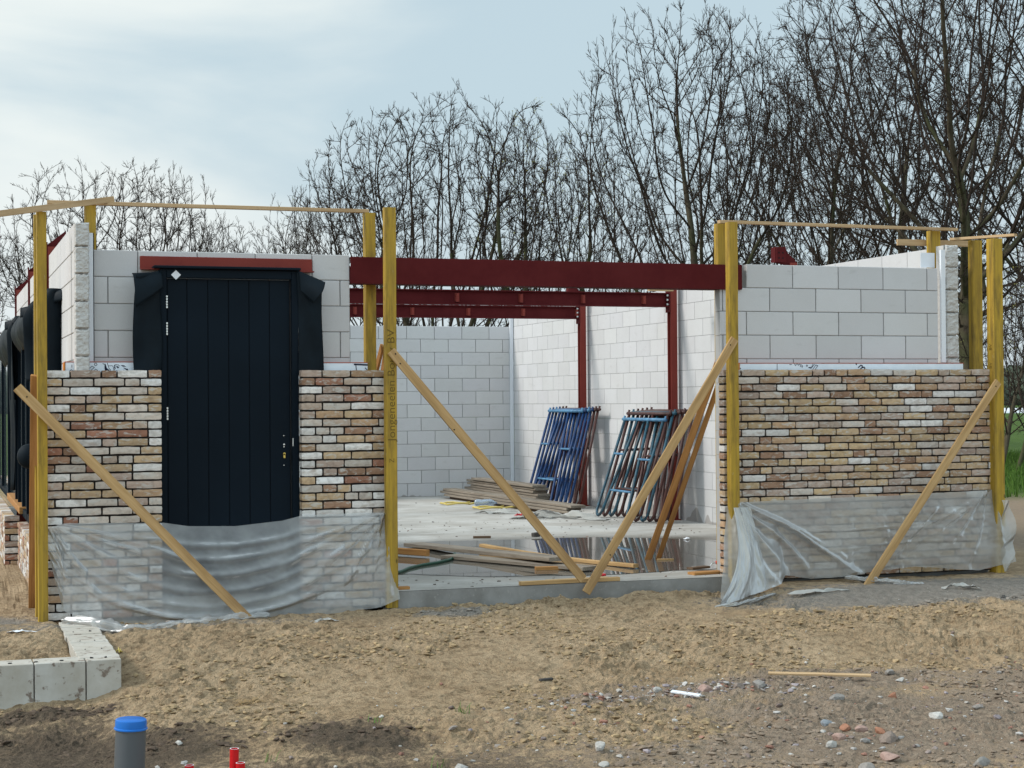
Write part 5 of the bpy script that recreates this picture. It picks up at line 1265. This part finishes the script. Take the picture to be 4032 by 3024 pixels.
def gen_tree(seed, H, fork, W, trunk_r, lean=(0, 0), n_att=1500, stems=1, zc=.5, bud=0, twig=1.0, kill=.27, low=.0, lop=0.0):
    """space colonisation: branches grow towards points spread through a domed crown; pipe model radii"""
    R = np.random.default_rng(seed); ph = R.uniform(0, 6.28, 4)
    pts = []
    while len(pts) < n_att:
        q = R.uniform(-1, 1, (4000, 3)); rr = np.linalg.norm(q, axis=1)
        az = np.arctan2(q[:, 1], q[:, 0]); k = 1 + .12 * np.sin(3 * az + ph[0]) + .09 * np.sin(5 * az + ph[1] + 3 * q[:, 2]) + .06 * np.sin(9 * az + ph[2] + 6 * q[:, 2])
        ok = (rr < k) & (R.random(len(q)) < .18 + .82 * np.clip(rr, 0, 1) ** 1.6); q = q[ok]
        cz = fork + (H - fork) * zc
        z = np.where(q[:, 2] > 0, cz + q[:, 2] * (H - cz), cz + q[:, 2] * (cz - fork * (.75 - low)))
        f = np.clip((z - fork * .4) / (cz - fork * .4), .0, 1) ** .55          # narrows to the fork
        p = np.stack([q[:, 0] * W * f + lean[0] * z + lop * W * (z / H), q[:, 1] * W * f + lean[1] * z, z], -1)
        pts += list(p)
    A = np.array(pts[:n_att]); step = .22
    pos = []; par = []
    for s_ in range(stems):
        a = ph[3] + 6.283 * s_ / stems; o = .22 * (stems > 1); n0 = max(2, int(fork / step)); sp = .5 * (stems > 1)
        p = np.array([o * math.cos(a), o * math.sin(a), -.1]); pos.append(p); par.append(-1)
        for i in range(n0):
            d = np.array([lean[0] + sp * math.cos(a), lean[1] + sp * math.sin(a), 1.0]) + R.normal(0, .06, 3) * (1, 1, .2); p = p + d / np.linalg.norm(d) * step
            pos.append(p); par.append(len(pos) - 2)
    P = np.array(pos); best = np.full(len(A), 1e9); bi = np.zeros(len(A), int)
    def upd(new, off):
        nonlocal best, bi
        D = np.linalg.norm(A[:, None] - new[None], axis=2); m_ = D.argmin(1); dm = D[np.arange(len(A)), m_]
        w = dm < best; best = np.where(w, dm, best); bi = np.where(w, m_ + off, bi)
    upd(P, 0); jit = {}
    for it in range(140):
        if len(A) == 0: break
        act = best < 1.9 if it > 12 else best < 99
        if not act.any(): act = best < best.min() + .5
        ids = np.unique(bi[act]); new = []; npar = []
        d = A - P[bi]; d /= np.linalg.norm(d, axis=1, keepdims=True) + 1e-9
        acc = np.zeros((len(P), 3)); np.add.at(acc, bi[act], d[act])
        for i in ids:
            v = acc[i]; l = np.linalg.norm(v)
            if l < 1e-6: continue
            c_ = jit.get(i, 0)
            if c_ > 3: continue
            jit[i] = c_ + 1
            v = v / l
            if par[i] >= 0: pd = P[i] - P[par[i]]; pd /= np.linalg.norm(pd) + 1e-9; v = v * .55 + pd * .62
            v = v + R.normal(0, .085, 3) + np.array([0, 0, .05]); v /= np.linalg.norm(v); new.append(P[i] + v * step * R.uniform(.85, 1.1)); npar.append(int(i))
        if not new: break
        off = len(P); P = np.vstack([P, np.array(new)]); par += npar
        upd(P[off:], off); keep = best > kill; A = A[keep]; best = best[keep]; bi = bi[keep]
    par_ = np.array(par); main = np.full(len(P), -1)
    for i in range(len(P) - 1, 0, -1):
        if par_[i] >= 0: main[par_[i]] = i            # first child continues the limb
    idx = np.where((par_ >= 0) & (main >= 0))[0]
    for _ in range(5): P[idx] = P[idx] * .4 + .3 * (P[par_[idx]] + P[main[idx]])
    cen = np.array([lean[0] * fork, lean[1] * fork, fork * 1.1])
    n = len(P); r = np.zeros(n); ch = [0] * n; tip = .0058; e = 2.0
    for i in range(n): 
        if par[i] >= 0: ch[par[i]] += 1
    acc = np.zeros(n)
    for i in range(n - 1, -1, -1):
        v = acc[i] if ch[i] else tip ** e
        r[i] = v ** (1 / e)
        if par[i] >= 0: acc[par[i]] += v
    sc_ = (trunk_r / max(r[0], 1e-3)); r = np.where(r > .02, .02 + (r - .02) * max(.3, (trunk_r - .02) / (r[0] - .02)), r)
    trunk = []; crown = []; buds = []
    for i in range(n):
        p = par[i]
        if p < 0: continue
        big = r[i] > .042
        r0 = min(r[p], r[i] * 1.25) if ch[p] > 1 else r[p]
        if par[p] < 0: r0 = r[p] * 1.3
        (trunk if big else crown).append((*P[p], *P[i], r0, r[i]))
        if r[i] < .017:
            d = P[i] - P[p]; d /= np.linalg.norm(d) + 1e-9
            for _ in range(2 if ch[i] else 4):
                v = R.normal(0, 1, 3); v -= d * v.dot(d); v /= np.linalg.norm(v) + 1e-9; an = R.uniform(.3, .95)
                o_ = P[i] - cen; o_ /= np.linalg.norm(o_) + 1e-9; t = d * math.cos(an) + v * math.sin(an) + o_ * .45 + np.array([0, 0, .08]); t /= np.linalg.norm(t)
                L = R.uniform(.10, .25) * twig; a0 = P[p] + (P[i] - P[p]) * R.random(); a1 = a0 + t * L * .55
                t2 = t + R.normal(0, .16, 3); t2 /= np.linalg.norm(t2); a2 = a1 + t2 * L * .5
                crown.append((*a0, *a1, .0060, .0050)); crown.append((*a1, *a2, .0050, .0040))
                if R.random() < .5: t3 = t + R.normal(0, .6, 3); t3 /= np.linalg.norm(t3); crown.append((*a1, *(a1 + t3 * L * .35), .0052, .0042))
                if bud and R.random() < bud: buds.append(Vector(a2))
    return trunk, crown, buds
KIND = {}
def make_kind(key, **kw):
    t, c, bd = gen_tree(**kw)
    Vt, Ft = prisms(t, 7); Vc, Fc = prisms(c, 3)
    mt = npmesh('trunk', Vt, Ft, M_bark); mc = npmesh('crown', Vc, Fc, M_twig); mb_ = None
    if bd:
        R = random.Random(3); V = []; F = []
        for p in bd:
            for _ in range(3):
                c0 = p + Vector((R.gauss(0, .03), R.gauss(0, .03), R.gauss(0, .03))); a = Vector((R.gauss(0, 1), R.gauss(0, 1), R.gauss(0, 1))).normalized() * .022; b_ = a.orthogonal().normalized() * .014
                o = len(V); V += [tuple(c0 - a), tuple(c0 + b_), tuple(c0 + a), tuple(c0 - b_)]; F.append((o, o + 1, o + 2, o + 3))
        mb_ = npmesh('young_leaves', np.array(V), np.array(F), M_bud, False)
    KIND[key] = (mt, mc, mb_)
make_kind('oak_a', seed=3, H=11.5, fork=3.0, W=3.3, trunk_r=.20, n_att=4725, zc=.52)
make_kind('oak_b', seed=8, H=12, fork=3.0, W=4.0, trunk_r=.21, n_att=4500, zc=.45, low=.15)
make_kind('oak_c', seed=15, H=11, fork=2.6, W=3.3, trunk_r=.16, n_att=3600, zc=.5)
make_kind('oak_d', seed=19, H=14, fork=4.2, W=5.2, trunk_r=.25, n_att=6600, zc=.42, low=.2)
make_kind('fan_a', seed=22, H=9.6, fork=.8, W=4.0, trunk_r=.12, n_att=4375, zc=.56, stems=3)
make_kind('fan_b', seed=29, H=10.4, fork=.9, W=4.0, trunk_r=.11, n_att=4550, zc=.58, stems=4)
make_kind('fan_c', seed=33, H=8, fork=.8, W=2.9, trunk_r=.10, n_att=2800, zc=.55, stems=2, bud=.02)
make_kind('willow', seed=31, H=9.5, fork=1.0, W=1.9, trunk_r=.10, n_att=2275, zc=.6, stems=3, bud=.14, twig=1.3)
make_kind('slim', seed=41, H=8, fork=1.5, W=1.3, trunk_r=.06, n_att=1137, zc=.5, bud=.05)
make_kind('lean', seed=47, H=7.5, fork=1.8, W=2.2, trunk_r=.10, lean=(.28, 0), n_att=1925, zc=.5, bud=.06)
def tree(kind, px, D, top, label, rot=0.0, wide=1.0, name='bare_tree'):
    """stands D metres in front of the camera in the direction of photo column px; top = photo row of its crown top"""
    d = FW + R2 * ((px - 2016) / 6661.35); x, y = CAM.x + d.x * D, CAM.y + d.y * D
    z0 = float(gz(np.array([x]), np.array([y]))[0])
    hor = 1577 - .0074 * (px - 2016); zt = CAM.z + (hor - top) * D / 6661.35
    mt, mc, mb_ = KIND[kind]
    if 'h' + kind not in KIND:
        co = np.empty(len(mc.vertices) * 3, np.float32); mc.vertices.foreach_get('co', co); KIND['h' + kind] = float(np.percentile(co[2::3], 99.95))
    s = (zt - z0) / KIND['h' + kind]
    e = empty(name, (x, y, z0), label, 'tree', 'bare trees behind the building'); e.rotation_euler = (0, 0, rot); e.scale = (s * wide, s * wide, s)
    for nm, me_ in (('trunk', mt), ('crown', mc), ('young_leaves', mb_)):
        if me_: o = bpy.data.objects.new(nm, me_); COL.objects.link(o); o.parent = e
TREES = [
 ('fan_c', 60, 58, 905, 'small bare tree at the far left, cut by the picture edge', .3, 1.1),
 ('fan_a', 490, 58, 640, 'broad bare dome shaped tree above the left block wall', 1.2, 1.0),
 ('fan_c', 905, 62, 850, 'low bare tree over the right half of the door', 4.1, .95),
 ('slim', 1165, 56, 735, 'thin young tree with buds rising above the long left batten', .5, .9),
 ('fan_c', 1400, 60, 640, 'slender bare tree left of the stamped post top', 2.4, .85),
 ('fan_b', 1730, 50, 385, 'large bare dome shaped tree above the left half of the steel beam', 1.9, 1.0),
 ('willow', 2120, 48, 405, 'tree with pale yellow buds above the middle of the steel beam', .7, 1.1),
 ('fan_c', 2360, 58, 560, 'bare tree between the budding tree and the tall oak', 5.0, .8),
 ('oak_a', 2745, 42, 12, 'tall bare oak above the right end of the steel beam', 2.6, .95),
 ('fan_c', 3060, 62, 380, 'bare tree right of the tall oak, behind the front right post', 4.4, .8),
 ('oak_b', 3270, 46, 95, 'bare oak above the left part of the right block wall', 5.2, .85),
 ('oak_c', 3560, 52, -10, 'bare tree above the middle of the right block wall', 1.3, 1.0),
 ('oak_d', 3810, 38, -480, 'tallest oak with a thick trunk beside the right wall corner', .4, .95),
 ('oak_b', 4330, 42, -300, 'oak outside the right edge whose branches reach into view', 2.9, 1.1),
 ('lean', 3930, 34, 1010, 'small leaning tree with young leaves right of the rightmost post', .2, 1.0),
 ('lean', 4000, 37, 1080, 'second leaning small tree at the right picture edge', 5.9, 1.0),
 ('slim', 4090, 33, 900, 'slim young tree at the right picture edge with fresh leaves', 1.0, 1.1)]
for t_ in TREES: tree(*t_)

# ------------------------------------------------------------------ far field
M_hedge = Mat('far_wood', .95, spec=.1); _n = M_hedge.noise(M_hedge.world(), .35, 5, .65); M_hedge.color(M_hedge.mix(M_hedge.rng(_n, .35, .65), (.045, .06, .045, 1), (.09, .105, .075, 1)))
m_ = MB(); r = random.Random(77)
for k in range(260):
    a = k / 260; c = Vector((-120 + 520 * a, 330 - 60 * a + r.uniform(-6, 6), 0)); s = r.uniform(4, 8)
    vs, f = lump(r, s, (1.2, 1, .9), ICO1, .3); m_.add([v + c + Vector((0, 0, s * .25)) for v in vs], f)
o = m_.build('far_wood', M_hedge); tag(o, 'dark distant wood along the horizon beyond the field', 'wood', kind='stuff')
d = FW + R2 * ((3990 - 2016) / 6661.35); c = CAM + d * 190
m_ = MB(); ar = []
for k in range(9): t = math.pi * k / 8; ar.append((-1.2 * math.cos(t), .62 * math.sin(t)))
n = 9; vs = []
for x in (-30, 60):
    for a_, z_ in ar: vs.append((x, a_, z_))
m_.add(vs, [(k, k + 1, n + k + 1, n + k) for k in range(n - 1)] + [tuple(range(n))[::-1], tuple(range(n, 2 * n))])
o = m_.build('crop_cover', M_white, matrix=Matrix.Translation((c.x, c.y, -.42)) @ Matrix.Rotation(-.33, 4, 'Z')); tag(o, 'long low white cover strip lying on the far field at the right edge', 'crop cover')
